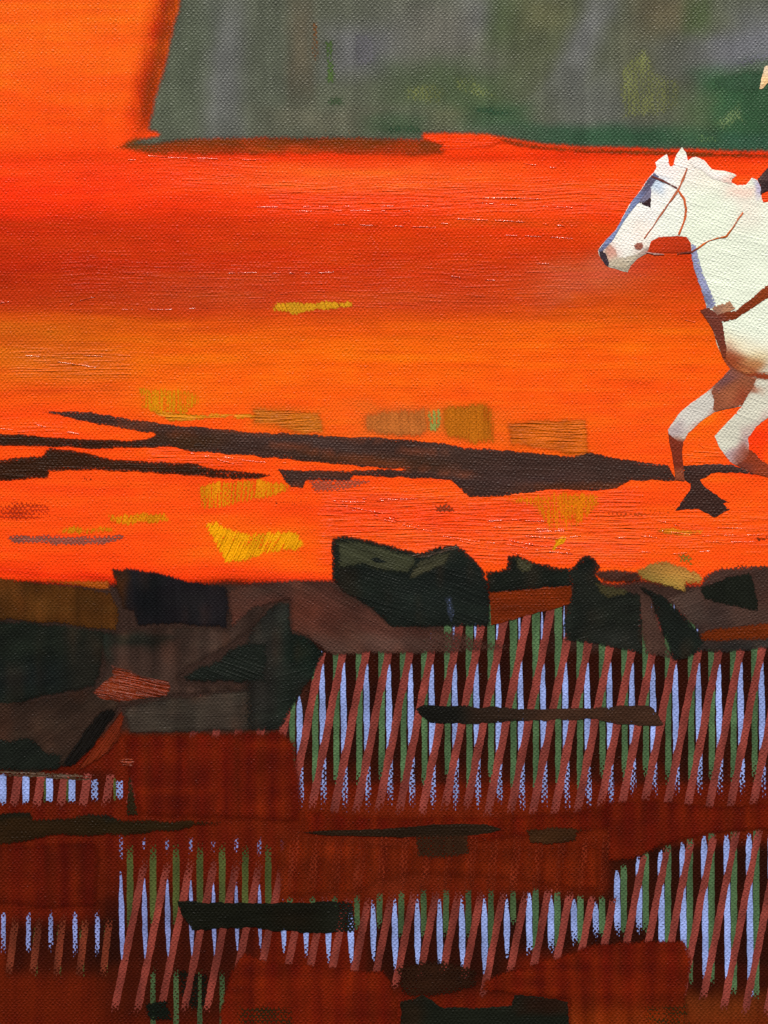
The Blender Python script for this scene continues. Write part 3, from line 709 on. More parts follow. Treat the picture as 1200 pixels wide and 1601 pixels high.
rock('green black rock against the left end of the widest stripes', [(392, 985), (420, 950), (440, 940), (453, 942), (453, 972), (457, 989), (480, 995), (508, 1020), (487, 1060), (460, 1102), (437, 1141), (400, 1143), (372, 1142), (366, 1080), (372, 1020)],
     lambda x, y: strokes(x, y, np.array([32, 33, 29.0]), [(480, 1020, 70, 60, 30, 0.7, (20, 31, 24), 0.9), (446, 1100, 50, 90, 0, 0.8, (21, 27, 22), 0.8), (405, 1040, 50, 140, 0, 0.8, (42, 37, 33), 0.8)], 113) * DBAR(x, y), 4.4,
     coverfn=lambda x, y: sm(368, 408, x), soft=0.6,
     parts=[('dark_smear', [(272, 1058), (300, 1044), (317, 1034), (340, 1026), (352, 1014), (370, 1004), (420, 1000), (420, 1072), (350, 1070), (290, 1068)], (26, 30, 25), dict(edge=0.0, feather=12, soft=0.5, cover=0.9, angle=0.9, bristle=0.4))])
rock('flat grey brown slab resting on the smooth rust ledge', [(194, 1106), (240, 1093), (320, 1084), (398, 1074), (404, 1142), (300, 1146), (200, 1148)],
     lambda x, y: np.array([54, 45, 38.0]) * (0.85 + 0.3 * vn(x, y, 12, 90, 9))[:, None], 4.0, 'slab', 'slab', None, edge=0.2, angle=0.0, feather=8, soft=0.7)
rock('rust red smear of rock with wet glints on the grey brown wall', [(143, 1082), (160, 1068), (176, 1056), (173, 1040), (200, 1047), (233, 1060), (263, 1065), (267, 1077), (260, 1090), (217, 1092), (187, 1098), (160, 1094)],
     lambda x, y: strokes(x, y, np.array([114, 38, 10.0]), [(190, 1075, 60, 10, 10, 0.8, (132, 52, 18), 0.7), (230, 1084, 60, 8, 10, 0.8, (88, 28, 8), 0.7)], 114), 5.0, mat='thick', bristle=0.9, angle=0.94, edge=0.3, feather=5)
rock('brown black rock with diagonal scraped strokes at the left edge above the short stripes', [(-200, 1110), (0, 1098), (60, 1094), (150, 1076), (186, 1097), (178, 1115), (150, 1160), (118, 1195), (60, 1208), (0, 1204), (-200, 1204)],
     lambda x, y: np.array([46, 32, 25.0]) * (0.85 + 0.3 * vn(x, y, 20, 20, 10))[:, None], 3.9, bristle=0.2, angle=0.2,
     parts=[('scraped_stroke', [(176, 1104), (183, 1113), (150, 1166), (112, 1202), (92, 1199), (130, 1142), (158, 1110)], (20, 16, 12), dict(mat='thick', bristle=0.8, angle=0.32, edge=0.1, feather=7)),
            ('shaded_foot', [(-100, 1150), (10, 1154), (50, 1150), (70, 1170), (100, 1178), (96, 1206), (0, 1208), (-100, 1208)], (24, 27, 22), dict(edge=0.1, feather=10, soft=0.4)),
            ('rust_edge', [(188, 1104), (196, 1120), (192, 1150), (170, 1178), (130, 1204), (112, 1203), (150, 1165)], (98, 32, 10), dict(mat='thick', bristle=0.6, angle=0.32, edge=0.1, feather=7))])
tag(patch('earth_strip', [(-40, 1204), (60, 1205), (140, 1212), (144, 1222), (80, 1218), (0, 1214), (-40, 1214)], (72, 50, 34), 3.0, mat='thick', edge=0.1, feather=4, bristle=0.6),
    'thin tan brown strip along the tops of the short stripes at left', 'earth strip')
rock('sloping brown rock face left of the big olive rock', [(355, 921), (400, 908), (470, 906), (510, 911), (530, 921), (567, 944), (613, 974), (700, 983), (800, 1008), (800, 1020), (705, 1024), (640, 1022), (520, 1026), (505, 1017), (480, 996), (454, 986), (450, 940), (400, 950), (360, 985)],
     lambda x, y: strokes(x, y, np.array([72, 42, 34.0]), [(600, 1008, 260, 26, 0, 0.7, (82, 58, 50), 0.8), (420, 925, 60, 20, 0, 0.8, (56, 38, 32), 0.8), (500, 960, 80, 40, 30, 0.8, (78, 40, 30), 0.7)], 115), 4.0,
     edge=0.2, feather=8, coverfn=lambda x, y: 1 - 0.55 * sm(620, 760, x), angle=0.85, soft=0.5)
# the big olive rock with its lit faces
def big_col(x, y):
    return strokes(x, y, np.array([22, 26, 22.0]), [(690, 920, 120, 80, 0, 0.9, (24, 29, 26), 0.8), (540, 905, 30, 40, 0, 0.8, (34, 26, 18), 0.6)], 116)
rock('largest rock, olive topped and twin peaked, breaking into the orange plain',
     [(518, 842), (533, 837), (560, 840), (607, 852), (657, 863), (683, 855), (713, 850), (730, 863), (745, 878), (758, 892), (765, 930), (765, 979), (690, 980), (613, 981), (583, 953), (533, 923), (520, 907), (517, 863)],
     big_col, 4.8, edge=0.4, bristle=0.25, angle=0.9,
     parts=[('lit_face', [(524, 843), (560, 844), (606, 856), (650, 868), (652, 880), (640, 898), (600, 896), (565, 884), (540, 890), (526, 888)], (56, 57, 40), dict(edge=0.15, feather=9, soft=0.5, angle=0.9, bristle=0.35)),
            ('lit_face', [(638, 906), (642, 888), (656, 874), (690, 864), (708, 862), (696, 882), (668, 896), (648, 906)], (58, 56, 40), dict(edge=0.15, feather=7, soft=0.5, angle=0.12, bristle=0.35)),
            ('hollow', [(574, 872), (590, 870), (610, 877), (606, 884), (586, 882)], (24, 28, 25), dict(edge=0.3, feather=3)),
            ('ridge_line', [(636, 866), (660, 866), (690, 858), (712, 852), (718, 857), (690, 866), (660, 872), (640, 872)], (74, 58, 46), dict(mat='thick', edge=0.2, feather=4, bristle=0.9, angle=0.07)),
            ('scuff', [(694, 934), (704, 930), (712, 955), (706, 975), (698, 960)], (110, 122, 160), dict(edge=0.0, feather=4, cover=0.35, angle=0.5))])
rock('low dark rock with an olive top, right of the largest rock', [(758, 893), (790, 888), (794, 868), (806, 867), (833, 878), (870, 885), (895, 889), (895, 918), (840, 921), (765, 928)], (23, 26, 21), 4.6,
     parts=[('olive_top', [(804, 869), (832, 879), (833, 890), (820, 895), (806, 890)], (70, 67, 46), dict(edge=0.2, feather=5))])
tag(patch('rust_ledge', [(764, 926), (830, 920), (893, 915), (895, 942), (865, 952), (838, 958), (806, 968), (767, 978)], lambda x, y: strokes(x, y, np.array([112, 38, 6.0]), [(800, 950, 80, 30, 0, 0.8, (96, 32, 8), 0.7)], 117),
          6.6, mat='dark', edge=0.75, feather=3, angle=0.02, thick=0.4), 'small rust red ledge tucked under the low dark rock', 'ledge', 'rust ledges')
rock('peaked charcoal rock over the middle of the widest stripes', [(888, 891), (905, 874), (917, 866), (930, 871), (939, 888), (932, 897), (941, 915), (1000, 928), (1004, 980), (1004, 1021), (960, 1013), (920, 1006), (883, 1001), (878, 980), (890, 940), (896, 918), (890, 902)],
     lambda x, y: strokes(x, y, np.array([27, 29, 24.0]), [(917, 885, 30, 30, 0, 0.8, (19, 22, 19), 0.8), (960, 1000, 80, 30, 0, 0.8, (36, 37, 33), 0.7), (910, 980, 40, 60, 0, 0.8, (23, 27, 23), 0.8)], 118) * (0.85 + 0.3 * vn(x, y, 12, 60, 12))[:, None], 5.0,
     parts=[('olive_mark', [(926, 908), (950, 912), (985, 922), (978, 934), (948, 936), (934, 926)], (64, 58, 36), dict(edge=0.05, feather=6, cover=0.75)),
            ('brown_top', [(928, 894), (950, 890), (996, 893), (1004, 906), (985, 910), (945, 910)], (64, 38, 30), dict(edge=0.2, feather=4))])
rock('brown wedge of rock between two dark rocks, right of the charcoal peak', [(996, 926), (1017, 931), (1027, 967), (1040, 1000), (1050, 1029), (1008, 1023), (1002, 980)], (74, 51, 43), 4.5, edge=0.25, feather=5, angle=0.5)
rock('slanting black rock leaning under the tan boulder', [(996, 914), (1033, 930), (1062, 958), (1087, 983), (1102, 1003), (1085, 1024), (1052, 1033), (1040, 1000), (1027, 967), (1016, 934)], (23, 27, 23), 4.9, edge=0.35, angle=0.8)
rock('brown rock bank at the right edge above the stripes', [(1040, 936), (1072, 926), (1096, 914), (1099, 902), (1118, 890), (1150, 886), (1200, 883), (1400, 876), (1400, 1006), (1200, 1014), (1120, 1020), (1086, 1020), (1090, 985)],
     lambda x, y: strokes(x, y, np.array([62, 42, 36.0]), [(1080, 950, 70, 40, 20, 0.8, (76, 58, 50), 0.8), (1110, 965, 60, 40, 0, 0.8, (58, 44, 40), 0.8), (1140, 1012, 160, 24, -3, 0.6, (38, 36, 34), 0.9)], 119), 4.3, edge=0.3,
     parts=[('rust_band', [(1092, 993), (1107, 984), (1150, 978), (1200, 972), (1400, 966), (1400, 996), (1200, 1000), (1133, 1003), (1097, 1003)], (102, 38, 8), dict(edge=0.2, feather=5, angle=0.02)),
            ('dark_block', [(1093, 917), (1120, 908), (1150, 899), (1170, 894), (1180, 915), (1186, 940), (1184, 956), (1140, 948), (1100, 937)], (24, 26, 20), dict(edge=0.3, feather=4, angle=0.5))])
rock('tan boulder between the dark rocks, at the lower rim of the orange plain', [(993, 892), (1013, 882), (1040, 876), (1067, 883), (1085, 891), (1098, 900), (1096, 913), (1074, 912), (1072, 927), (1040, 918), (1003, 906)],
     lambda x, y: strokes(x, y, np.array([152, 115, 52.0]), [(1060, 890, 70, 20, 10, 0.8, (160, 108, 48), 0.8), (1020, 910, 60, 14, 15, 0.8, (142, 118, 54), 0.7)], 120), 5.2, edge=0.2, feather=5, mat='oil', angle=0.95)

# dark slabs and slits in the rust
def slab(label, poly, c, level, name='slab', cat='slab', **kw):
    a = dict(mat='dark', edge=0.3, feather=4, rough=2.5, bristle=0.12, angle=0.0, thick=0.4)
    if kw.get('edge', 1) >= 0.25 and kw.get('cover', 1) == 1:
        kw = dict(kw); kw['edge'] = 0.75
    a.update(kw)
    return tag(patch(name, poly, c, level + (2.2 if level > 2.9 else 0), **a), label, cat)
slab('long brown bar lying across the widest stripes, black at its left end', [(650, 1108), (667, 1103), (717, 1103), (760, 1106), (800, 1107), (867, 1108), (933, 1105), (987, 1103), (1017, 1105), (1030, 1120), (1037, 1133), (1013, 1134), (967, 1132), (927, 1124), (860, 1126), (800, 1128), (733, 1131), (673, 1130), (658, 1120)],
     lambda x, y: strokes(x, y, np.array([58, 37, 26.0]), [(690, 1117, 100, 60, 0, 0.5, (22, 21, 17), 1.0), (780, 1117, 90, 60, 0, 0.6, (38, 27, 20), 0.9)], 121), 4.4, 'bar', 'bar', edge=0.25, feather=5)
slab('black green slab across the stripes in the lower middle', [(277, 1409), (340, 1411), (400, 1411), (467, 1411), (520, 1409), (551, 1410), (554, 1420), (553, 1457), (500, 1458), (423, 1455), (400, 1449), (340, 1452), (300, 1454), (290, 1440), (282, 1424)],
     lambda x, y: strokes(x, y, np.array([20, 20, 13.0]), [(535, 1432, 44, 60, 0, 0.6, (24, 24, 18), 0.8), (460, 1435, 60, 30, 0, 0.8, (24, 18, 10), 0.8)], 122), 4.6,
     coverfn=lambda x, y: 1 - 0.35 * sm(515, 530, x), edge=0.35)
slab('long black brown streak from the left edge, thinning to the right', [(-120, 1266), (0, 1268), (50, 1266), (54, 1279), (110, 1276), (143, 1269), (167, 1271), (190, 1279), (217, 1279), (283, 1280), (340, 1280), (372, 1286), (340, 1292), (300, 1295), (283, 1301), (200, 1308), (147, 1309), (83, 1309), (43, 1318), (0, 1324), (-120, 1326)],
     lambda x, y: strokes(x, y, np.array([40, 25, 10.0]), [(40, 1273, 100, 14, 0, 0.6, (23, 22, 14), 0.9), (165, 1276, 60, 14, 8, 0.7, (20, 22, 18), 0.9), (200, 1292, 120, 20, 0, 0.8, (36, 26, 10), 0.8)], 123), 4.0, 'streak', 'streak',
     edge=0.1, feather=9, soft=0.3, coverfn=lambda x, y: 1 - 0.6 * sm(285, 372, x))
slab('small dark spike standing on the long black brown streak', [(201, 1208), (206, 1225), (211, 1248), (218, 1276), (196, 1276), (198, 1255), (200, 1230)], (42, 32, 16), 4.2, 'spike', 'spike', edge=0.1, feather=4, cover=0.9, angle=0.5)
slab('small ribbed rust step mark at the top of the dark spike', [(184, 1183), (210, 1182), (211, 1199), (188, 1200)], (134, 46, 16), 4.3, 'step_mark', 'step mark', mat='thick', edge=0.0, feather=4, bristle=0.9, cover=0.7)
slab('dark slit with a long thin point, in the rust below the widest stripes', [(468, 1301), (533, 1298), (600, 1296), (640, 1292), (683, 1289), (733, 1288), (760, 1289), (784, 1297), (767, 1302), (735, 1306), (700, 1309), (600, 1308), (500, 1305)],
     (36, 24, 14), 4.2, 'slit', 'slit', edge=0.3, feather=3, rough=1.2)
slab('faded dark stain hanging below the pointed slit', [(646, 1300), (735, 1300), (738, 1340), (690, 1346), (650, 1342)], (46, 27, 15), 3.9, 'stain', 'stain', edge=0.05, feather=10, cover=0.72, angle=0.5)
slab('faded dark slit right of the pointed one, with a brown stain below', [(820, 1296), (850, 1293), (883, 1290), (936, 1297), (904, 1303), (904, 1318), (860, 1322), (826, 1318)], (52, 30, 14), 4.2, 'slit', 'slit', edge=0.05, feather=6, cover=0.9)
slab('black green earth at the bottom edge between the two rust mounds', [(626, 1566), (640, 1562), (662, 1556), (690, 1574), (740, 1576), (800, 1572), (804, 1555), (867, 1560), (888, 1566), (893, 1660), (630, 1660)],
     lambda x, y: strokes(x, y, np.array([23, 25, 18.0]), [(850, 1570, 80, 26, 0, 0.6, (36, 19, 11), 0.9), (640, 1590, 40, 60, 0, 0.7, (34, 22, 12), 0.8)], 124), 4.4, 'earth_patch', 'earth', edge=0.25, feather=7)
slab('frayed brown black earth patch under the ends of the middle stripes', [(612, 1506), (660, 1496), (720, 1500), (752, 1512), (748, 1546), (700, 1562), (640, 1566), (620, 1550)], (40, 21, 11), 3.0, 'earth_patch', 'earth', edge=0.05, feather=14, cover=0.72)
slab('frayed black stain over the stripes left of the rust mound', [(222, 1566), (262, 1560), (276, 1600), (230, 1600)], (16, 20, 14), 4.0, 'stain', 'stain', edge=0.05, feather=9, cover=0.85)
slab('faint black stain across the red stripe ends near the rust mound', [(270, 1512), (330, 1516), (330, 1580), (300, 1584), (276, 1560)], (20, 16, 10), 2.4, 'stain', 'stain', edge=0.0, feather=12, cover=0.66)
slab('speckled olive stain on the rounded rust mound', [(362, 1566), (420, 1560), (466, 1570), (466, 1640), (360, 1640)], (44, 30, 12), 4.3, 'stain', 'stain', edge=0.0, feather=14, cover=0.45)
slab('speckled olive stain in the lower right corner', [(1000, 1566), (1080, 1560), (1100, 1640), (1000, 1640)], (46, 34, 12), 4.3, 'stain', 'stain', edge=0.0, feather=14, cover=0.40)

# ------------------------------------------------------------------ the horse's long shadow
sh = thing('horse_shadow', 560, 777, 'long dark shadow of horse and rider stretching left over the orange plain', 'shadow')
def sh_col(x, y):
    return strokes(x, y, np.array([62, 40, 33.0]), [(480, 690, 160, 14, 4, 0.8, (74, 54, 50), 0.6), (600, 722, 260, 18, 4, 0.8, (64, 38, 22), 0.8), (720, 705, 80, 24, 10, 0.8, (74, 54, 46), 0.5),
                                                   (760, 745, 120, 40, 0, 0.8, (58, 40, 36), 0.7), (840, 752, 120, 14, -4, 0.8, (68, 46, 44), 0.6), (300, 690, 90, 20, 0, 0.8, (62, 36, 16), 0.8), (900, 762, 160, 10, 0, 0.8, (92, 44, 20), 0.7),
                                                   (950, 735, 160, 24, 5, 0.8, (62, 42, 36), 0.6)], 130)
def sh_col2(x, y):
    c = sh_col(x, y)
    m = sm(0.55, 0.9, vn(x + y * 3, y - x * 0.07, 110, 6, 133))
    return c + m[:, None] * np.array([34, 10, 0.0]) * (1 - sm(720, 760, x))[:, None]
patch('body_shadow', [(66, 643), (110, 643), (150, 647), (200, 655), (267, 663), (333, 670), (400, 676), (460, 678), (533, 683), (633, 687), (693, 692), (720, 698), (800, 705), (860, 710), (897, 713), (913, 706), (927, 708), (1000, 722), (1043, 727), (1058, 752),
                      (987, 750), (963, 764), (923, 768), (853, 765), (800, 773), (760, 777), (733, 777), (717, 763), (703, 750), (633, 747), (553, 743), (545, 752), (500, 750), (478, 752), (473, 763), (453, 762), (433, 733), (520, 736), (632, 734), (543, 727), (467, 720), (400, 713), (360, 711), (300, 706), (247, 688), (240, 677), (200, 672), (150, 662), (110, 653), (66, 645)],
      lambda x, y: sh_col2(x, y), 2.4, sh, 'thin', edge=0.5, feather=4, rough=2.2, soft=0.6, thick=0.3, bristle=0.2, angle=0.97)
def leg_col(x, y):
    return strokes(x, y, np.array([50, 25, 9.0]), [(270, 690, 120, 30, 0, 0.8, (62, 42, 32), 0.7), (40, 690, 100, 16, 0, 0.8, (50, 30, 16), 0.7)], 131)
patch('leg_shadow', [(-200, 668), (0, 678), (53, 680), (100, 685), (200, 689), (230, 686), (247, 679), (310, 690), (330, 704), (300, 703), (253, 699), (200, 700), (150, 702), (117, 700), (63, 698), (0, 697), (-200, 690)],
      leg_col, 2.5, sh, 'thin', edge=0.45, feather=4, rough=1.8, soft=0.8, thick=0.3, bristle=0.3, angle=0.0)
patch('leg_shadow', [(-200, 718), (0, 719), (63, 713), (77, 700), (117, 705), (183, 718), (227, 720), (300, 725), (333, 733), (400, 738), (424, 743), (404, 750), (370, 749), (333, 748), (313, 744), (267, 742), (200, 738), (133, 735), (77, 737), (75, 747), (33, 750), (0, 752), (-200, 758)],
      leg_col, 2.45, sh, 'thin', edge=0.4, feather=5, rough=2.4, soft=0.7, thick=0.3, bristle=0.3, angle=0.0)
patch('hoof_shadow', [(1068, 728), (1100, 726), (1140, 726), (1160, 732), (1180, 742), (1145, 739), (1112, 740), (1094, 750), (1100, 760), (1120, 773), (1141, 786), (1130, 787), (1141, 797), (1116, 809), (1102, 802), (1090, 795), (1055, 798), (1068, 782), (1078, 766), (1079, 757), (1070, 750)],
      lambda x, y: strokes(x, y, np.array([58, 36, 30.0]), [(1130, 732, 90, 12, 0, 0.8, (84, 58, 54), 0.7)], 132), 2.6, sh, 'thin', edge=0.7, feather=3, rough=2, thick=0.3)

# smaller smears on the plain
def smear(label, poly, c, cover, ang=0.0, level=2.1, **kw):
    a = dict(mat='thin', edge=0.0, feather=9, cover=cover, angle=ang, rough=2.5, thick=0.3)
    a.update(kw)
    return tag(patch('smear', poly, c, level, **a), label, 'smear', 'brown smears on the plain')
smear('mauve brown smear under the yellow grass at far left', [(6, 836), (60, 832), (130, 834), (198, 833), (196, 846), (160, 855), (80, 856), (14, 852)], (136, 72, 58), 0.82)
smear('mauve red smear tucked under the notch of the long shadow', [(476, 752), (500, 745), (560, 744), (592, 754), (540, 772), (490, 772)], (164, 72, 48), 0.7, 0.05)
smear('brown line of dry dots under the mauve red smear', [(404, 784), (460, 778), (540, 772), (560, 776), (500, 788), (430, 792)], (130, 50, 20), 0.5, 0.05)
smear('tiny brown smudge alone on the orange left of the yellow grass under the shadow', [(676, 786), (706, 784), (714, 802), (690, 808), (678, 798)], (142, 52, 22), 0.72)
smear('short dark flecks under the shadow bands at far left', [(114, 750), (130, 744), (158, 746), (150, 754), (116, 756)], (70, 28, 12), 0.6)
smear('two rows of faint red dots at the left edge', [(-20, 782), (50, 780), (86, 784), (80, 818), (20, 818), (-20, 812)], (176, 44, 10), 0.42)
smear('brown dry streak left of the hoof shadow tip', [(920, 800), (980, 796), (1050, 796), (1052, 806), (1000, 812), (930, 812)], (176, 66, 14), 0.5)
smear('dark flecks at the right edge below the hoof shadow', [(1176, 838), (1215, 830), (1215, 846), (1180, 850)], (120, 44, 14), 0.6)
smear('olive dots above the tan boulder', [(1052, 866), (1072, 856), (1086, 868), (1088, 888), (1060, 884)], (146, 104, 30), 0.5)
smear('brown haze where the plain meets the bank at the right edge', [(1108, 888), (1150, 880), (1220, 876), (1220, 890), (1120, 894)], (116, 50, 20), 0.6)

# ------------------------------------------------------------------ dry grass: yellow strokes on the plain
def grass(label, poly, c, cover, ang=0.5, **kw):
    a = dict(mat='thin', edge=0.05, feather=7, soft=0.25, cover=min(1, cover * 1.02), angle=ang, rough=3.5, thick=0.25, bristle=0.75, mottle=0.06)
    a.update(kw)
    mx = sum(p[0] for p in poly) / len(poly); my = sum(p[1] for p in poly) / len(poly)
    poly = [(mx + (p[0] - mx) * 1.08, my + (p[1] - my) * 1.16) for p in poly]
    return tag(patch('grass_tuft', poly, c, 2.2, **a), label, 'grass', 'yellow dry grass strokes')
grass('lone yellow grass stroke high up on the open plain', [(427, 476), (440, 471), (500, 471), (548, 470), (546, 482), (500, 486), (460, 492), (428, 488)], (212, 146, 22), 0.88, 0.62)
grass('combed yellow grass strands above the tip of the long shadow', [(216, 606), (260, 606), (308, 611), (308, 632), (290, 646), (240, 646), (218, 638)], (220, 138, 8), 0.54, 0.5)
grass('flat yellow grass line just under the combed strands', [(238, 636), (262, 642), (300, 644), (400, 646), (402, 656), (330, 657), (270, 660), (248, 650)], (222, 132, 6), 0.85, 0.0)
grass('ochre grass block touching the right end of the flat yellow line', [(393, 636), (440, 640), (500, 642), (508, 664), (506, 680), (460, 678), (420, 668), (396, 664)], (206, 108, 14), 0.8, 0.0, soft=0.85, feather=12)
grass('mauve ochre grass block left of the green flecks', [(568, 648), (600, 640), (668, 638), (672, 668), (660, 684), (600, 682), (570, 678)], (198, 108, 44), 0.72, 0.5, soft=0.8, feather=12)
grass('small green flecks between two ochre grass blocks', [(666, 644), (676, 642), (690, 638), (693, 660), (680, 674), (670, 672)], (150, 152, 70), 0.6, 0.5, feather=4)
grass('tall ochre grass block right of the green flecks', [(690, 640), (720, 630), (762, 630), (772, 650), (774, 690), (740, 696), (700, 684), (692, 664)], (194, 106, 16), 0.75, 0.5, soft=0.8, feather=12)
grass('broad burnt ochre grass block above the shadow, nearest the horse', [(794, 664), (840, 658), (914, 655), (918, 690), (922, 708), (900, 712), (850, 702), (800, 696)], (208, 94, 4), 0.95, 0.0, soft=0.9, feather=9)
grass('combed yellow grass hanging under the notched end of the shadow', [(310, 758), (340, 752), (400, 750), (452, 756), (452, 772), (400, 782), (350, 794), (314, 796)], (226, 136, 8), 0.52, 0.5)
grass('bright fanned yellow grass tuft, the thickest on the left side of the plain', [(322, 824), (340, 816), (356, 824), (390, 832), (430, 828), (462, 834), (478, 850), (462, 862), (420, 866), (385, 876), (352, 876), (338, 856)], (240, 158, 2), 0.74, 0.36, feather=9)
grass('short combed yellow grass right of the mauve brown smear', [(170, 804), (220, 800), (258, 802), (264, 818), (230, 820), (200, 824), (174, 820)], (228, 132, 6), 0.62, 0.42)
grass('low yellow grass along the top of the mauve brown smear', [(72, 834), (110, 822), (150, 820), (182, 824), (178, 836), (120, 836)], (220, 128, 4), 0.6, 0.4)
grass('yellow grass patch below the shadow, left of the hoof', [(764, 784), (800, 778), (834, 772), (900, 770), (938, 774), (936, 794), (914, 812), (890, 838), (862, 846), (846, 812), (830, 794), (800, 790)], (230, 122, 6), 0.56, 0.5,
      coverfn=lambda x, y: 1 - 0.6 * sm(796, 840, y), feather=10)
grass('slim slanting yellow grass mark beside the scratched paint above the low dark rock', [(862, 858), (870, 842), (886, 836), (884, 846), (872, 854), (866, 862)], (224, 146, 4), 0.85, 0.3, feather=3)
grass('long flat yellow grass mark under the hoof shadow', [(1006, 816), (1040, 824), (1098, 826), (1096, 836), (1060, 840), (1030, 834)], (226, 124, 8), 0.72, 0.0)

# ------------------------------------------------------------------ the white horse
horse = thing('horse', 1150, 752, 'white galloping horse in a brown bridle and breast strap at the right edge', 'horse')
HB = [(1024, 254), (1032, 248), (1042, 241), (1045, 252), (1047, 260), (1051, 260), (1056, 245), (1061, 237), (1066, 230), (1072, 238), (1075, 251), (1081, 247), (1087, 245), (1100, 250), (1107, 259), (1113, 265), (1130, 267), (1142, 270), (1151, 274), (1144, 279), (1142, 285),
      (1152, 290), (1166, 289), (1172, 282), (1175, 278), (1183, 281), (1190, 296), (1190, 306), (1193, 317), (1202, 316), (1260, 330), (1340, 336), (1410, 330), (1450, 350), (1470, 400), (1462, 470), (1440, 540),
      (1430, 600), (1400, 620), (1380, 570), (1300, 590), (1240, 600), (1206, 648), (1200, 653), (1182, 667), (1169, 685), (1170, 702), (1182, 714), (1200, 731), (1230, 742), (1226, 756), (1200, 746), (1177, 740), (1150, 727), (1141, 722), (1125, 700), (1117, 682), (1130, 667), (1150, 647), (1160, 635),
      (1152, 636), (1117, 644), (1095, 659), (1075, 677), (1068, 690), (1066, 707), (1068, 730), (1070, 753), (1056, 751), (1050, 710), (1046, 690), (1044, 672), (1052, 660), (1060, 648), (1072, 637), (1087, 626), (1111, 608), (1126, 593), (1141, 577),
      (1132, 565), (1121, 540), (1115, 517), (1104, 497), (1104, 478), (1096, 450), (1086, 422), (1081, 397), (1080, 380), (1072, 370), (1057, 369), (1030, 371), (1018, 377), (1015, 385), (1010, 397), (997, 404), (986, 415), (981, 426),
      (951, 417), (945, 412), (937, 400), (935, 391), (947, 375), (962, 360), (977, 332), (987, 315), (1002, 297), (1010, 283), (1022, 270), (1026, 262)]
HS = [
    (1135, 440, 170, 260, 0, 0.4, (233, 239, 218), 1.0), (1030, 320, 90, 110, 35, 0.6, (246, 242, 236), 1.0), (1055, 262, 70, 40, 0, 0.7, (247, 234, 230), 0.9),
    (1120, 290, 90, 30, 20, 0.8, (244, 228, 214), 0.8), (1160, 300, 40, 16, 0, 0.8, (240, 196, 178), 0.8), (1175, 330, 40, 50, 0, 0.9, (240, 230, 214), 0.8), (1186, 295, 12, 30, -20, 0.6, (186, 176, 206), 0.9),
    (1100, 330, 60, 90, 0, 0.7, (234, 240, 218), 0.9), (1045, 345, 36, 50, 20, 0.7, (234, 238, 222), 0.8), (970, 410, 50, 22, 10, 0.5, (186, 172, 152), 1.0), (1003, 395, 30, 20, -20, 0.6, (190, 168, 156), 0.8),
    (955, 392, 22, 20, -40, 0.7, (222, 162, 146), 0.9), (1000, 372, 30, 40, 30, 0.9, (238, 218, 204), 0.8), (975, 380, 40, 50, 35, 0.8, (248, 240, 232), 0.8), (1028, 288, 24, 22, 20, 0.7, (190, 206, 226), 0.9),
    (1180, 558, 110, 34, 22, 0.7, (214, 190, 146), 0.9), (1180, 577, 130, 26, 20, 0.6, (176, 112, 66), 0.95), (1172, 590, 130, 24, 22, 0.5, (146, 60, 32), 1.0), (1138, 560, 34, 40, 45, 0.6, (150, 66, 38), 0.8), (1185, 540, 90, 24, 10, 0.9, (240, 236, 214), 0.6),
    (1138, 613, 72, 56, -38, 0.28, (134, 74, 52), 1.0), (1130, 592, 40, 20, -40, 0.6, (118, 76, 74), 0.8), (1155, 615, 40, 36, -38, 0.7, (152, 82, 54), 0.7),
    (1082, 642, 86, 44, -37, 0.25, (206, 200, 190), 1.0), (1052, 676, 34, 26, -30, 0.6, (176, 156, 156), 0.9), (1100, 655, 50, 8, -35, 0.8, (192, 150, 140), 0.8),
    (1058, 725, 40, 76, -4, 0.2, (122, 46, 26), 1.0), (1062, 745, 30, 20, 0, 0.8, (146, 74, 48), 0.7),
    (1172, 640, 50, 170, 38, 0.4, (206, 202, 184), 0.98), (1152, 712, 50, 18, -25, 0.7, (178, 146, 150), 0.9), (1164, 695, 14, 40, 5, 0.8, (176, 138, 138), 0.8), (1186, 660, 12, 50, 45, 0.8, (190, 160, 150), 0.7),
    (1188, 730, 70, 30, 32, 0.5, (138, 56, 32), 1.0), (1165, 728, 30, 12, 25, 0.7, (120, 54, 40), 0.8), (1150, 598, 70, 10, 15, 0.6, (146, 58, 30), 0.9),
]
def horse_col(x, y):
    c = strokes(x, y, np.array([236, 238, 220.0]), HS, 140)
    return c * (1 + 0.05 * (vn(x, y, 20, 6, 141) - 0.5))[:, None]
def horse_body():
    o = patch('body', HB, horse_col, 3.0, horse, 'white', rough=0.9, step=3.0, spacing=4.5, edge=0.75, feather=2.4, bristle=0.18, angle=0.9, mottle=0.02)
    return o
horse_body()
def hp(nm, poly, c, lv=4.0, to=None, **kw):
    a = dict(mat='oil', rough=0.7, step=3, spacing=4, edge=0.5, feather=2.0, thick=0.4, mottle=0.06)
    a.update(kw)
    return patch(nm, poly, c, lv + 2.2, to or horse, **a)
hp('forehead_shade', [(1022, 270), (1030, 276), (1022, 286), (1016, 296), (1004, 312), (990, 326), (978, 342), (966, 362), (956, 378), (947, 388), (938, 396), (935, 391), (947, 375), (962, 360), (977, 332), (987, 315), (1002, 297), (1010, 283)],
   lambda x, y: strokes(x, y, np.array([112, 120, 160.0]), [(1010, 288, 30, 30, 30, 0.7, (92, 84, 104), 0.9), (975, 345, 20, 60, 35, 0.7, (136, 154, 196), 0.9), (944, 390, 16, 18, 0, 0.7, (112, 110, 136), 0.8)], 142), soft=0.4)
eye_patch = hp('eye_patch', [(996, 314), (1004, 302), (1017, 292), (1018, 300), (1016, 315), (1006, 318)], (122, 116, 140))
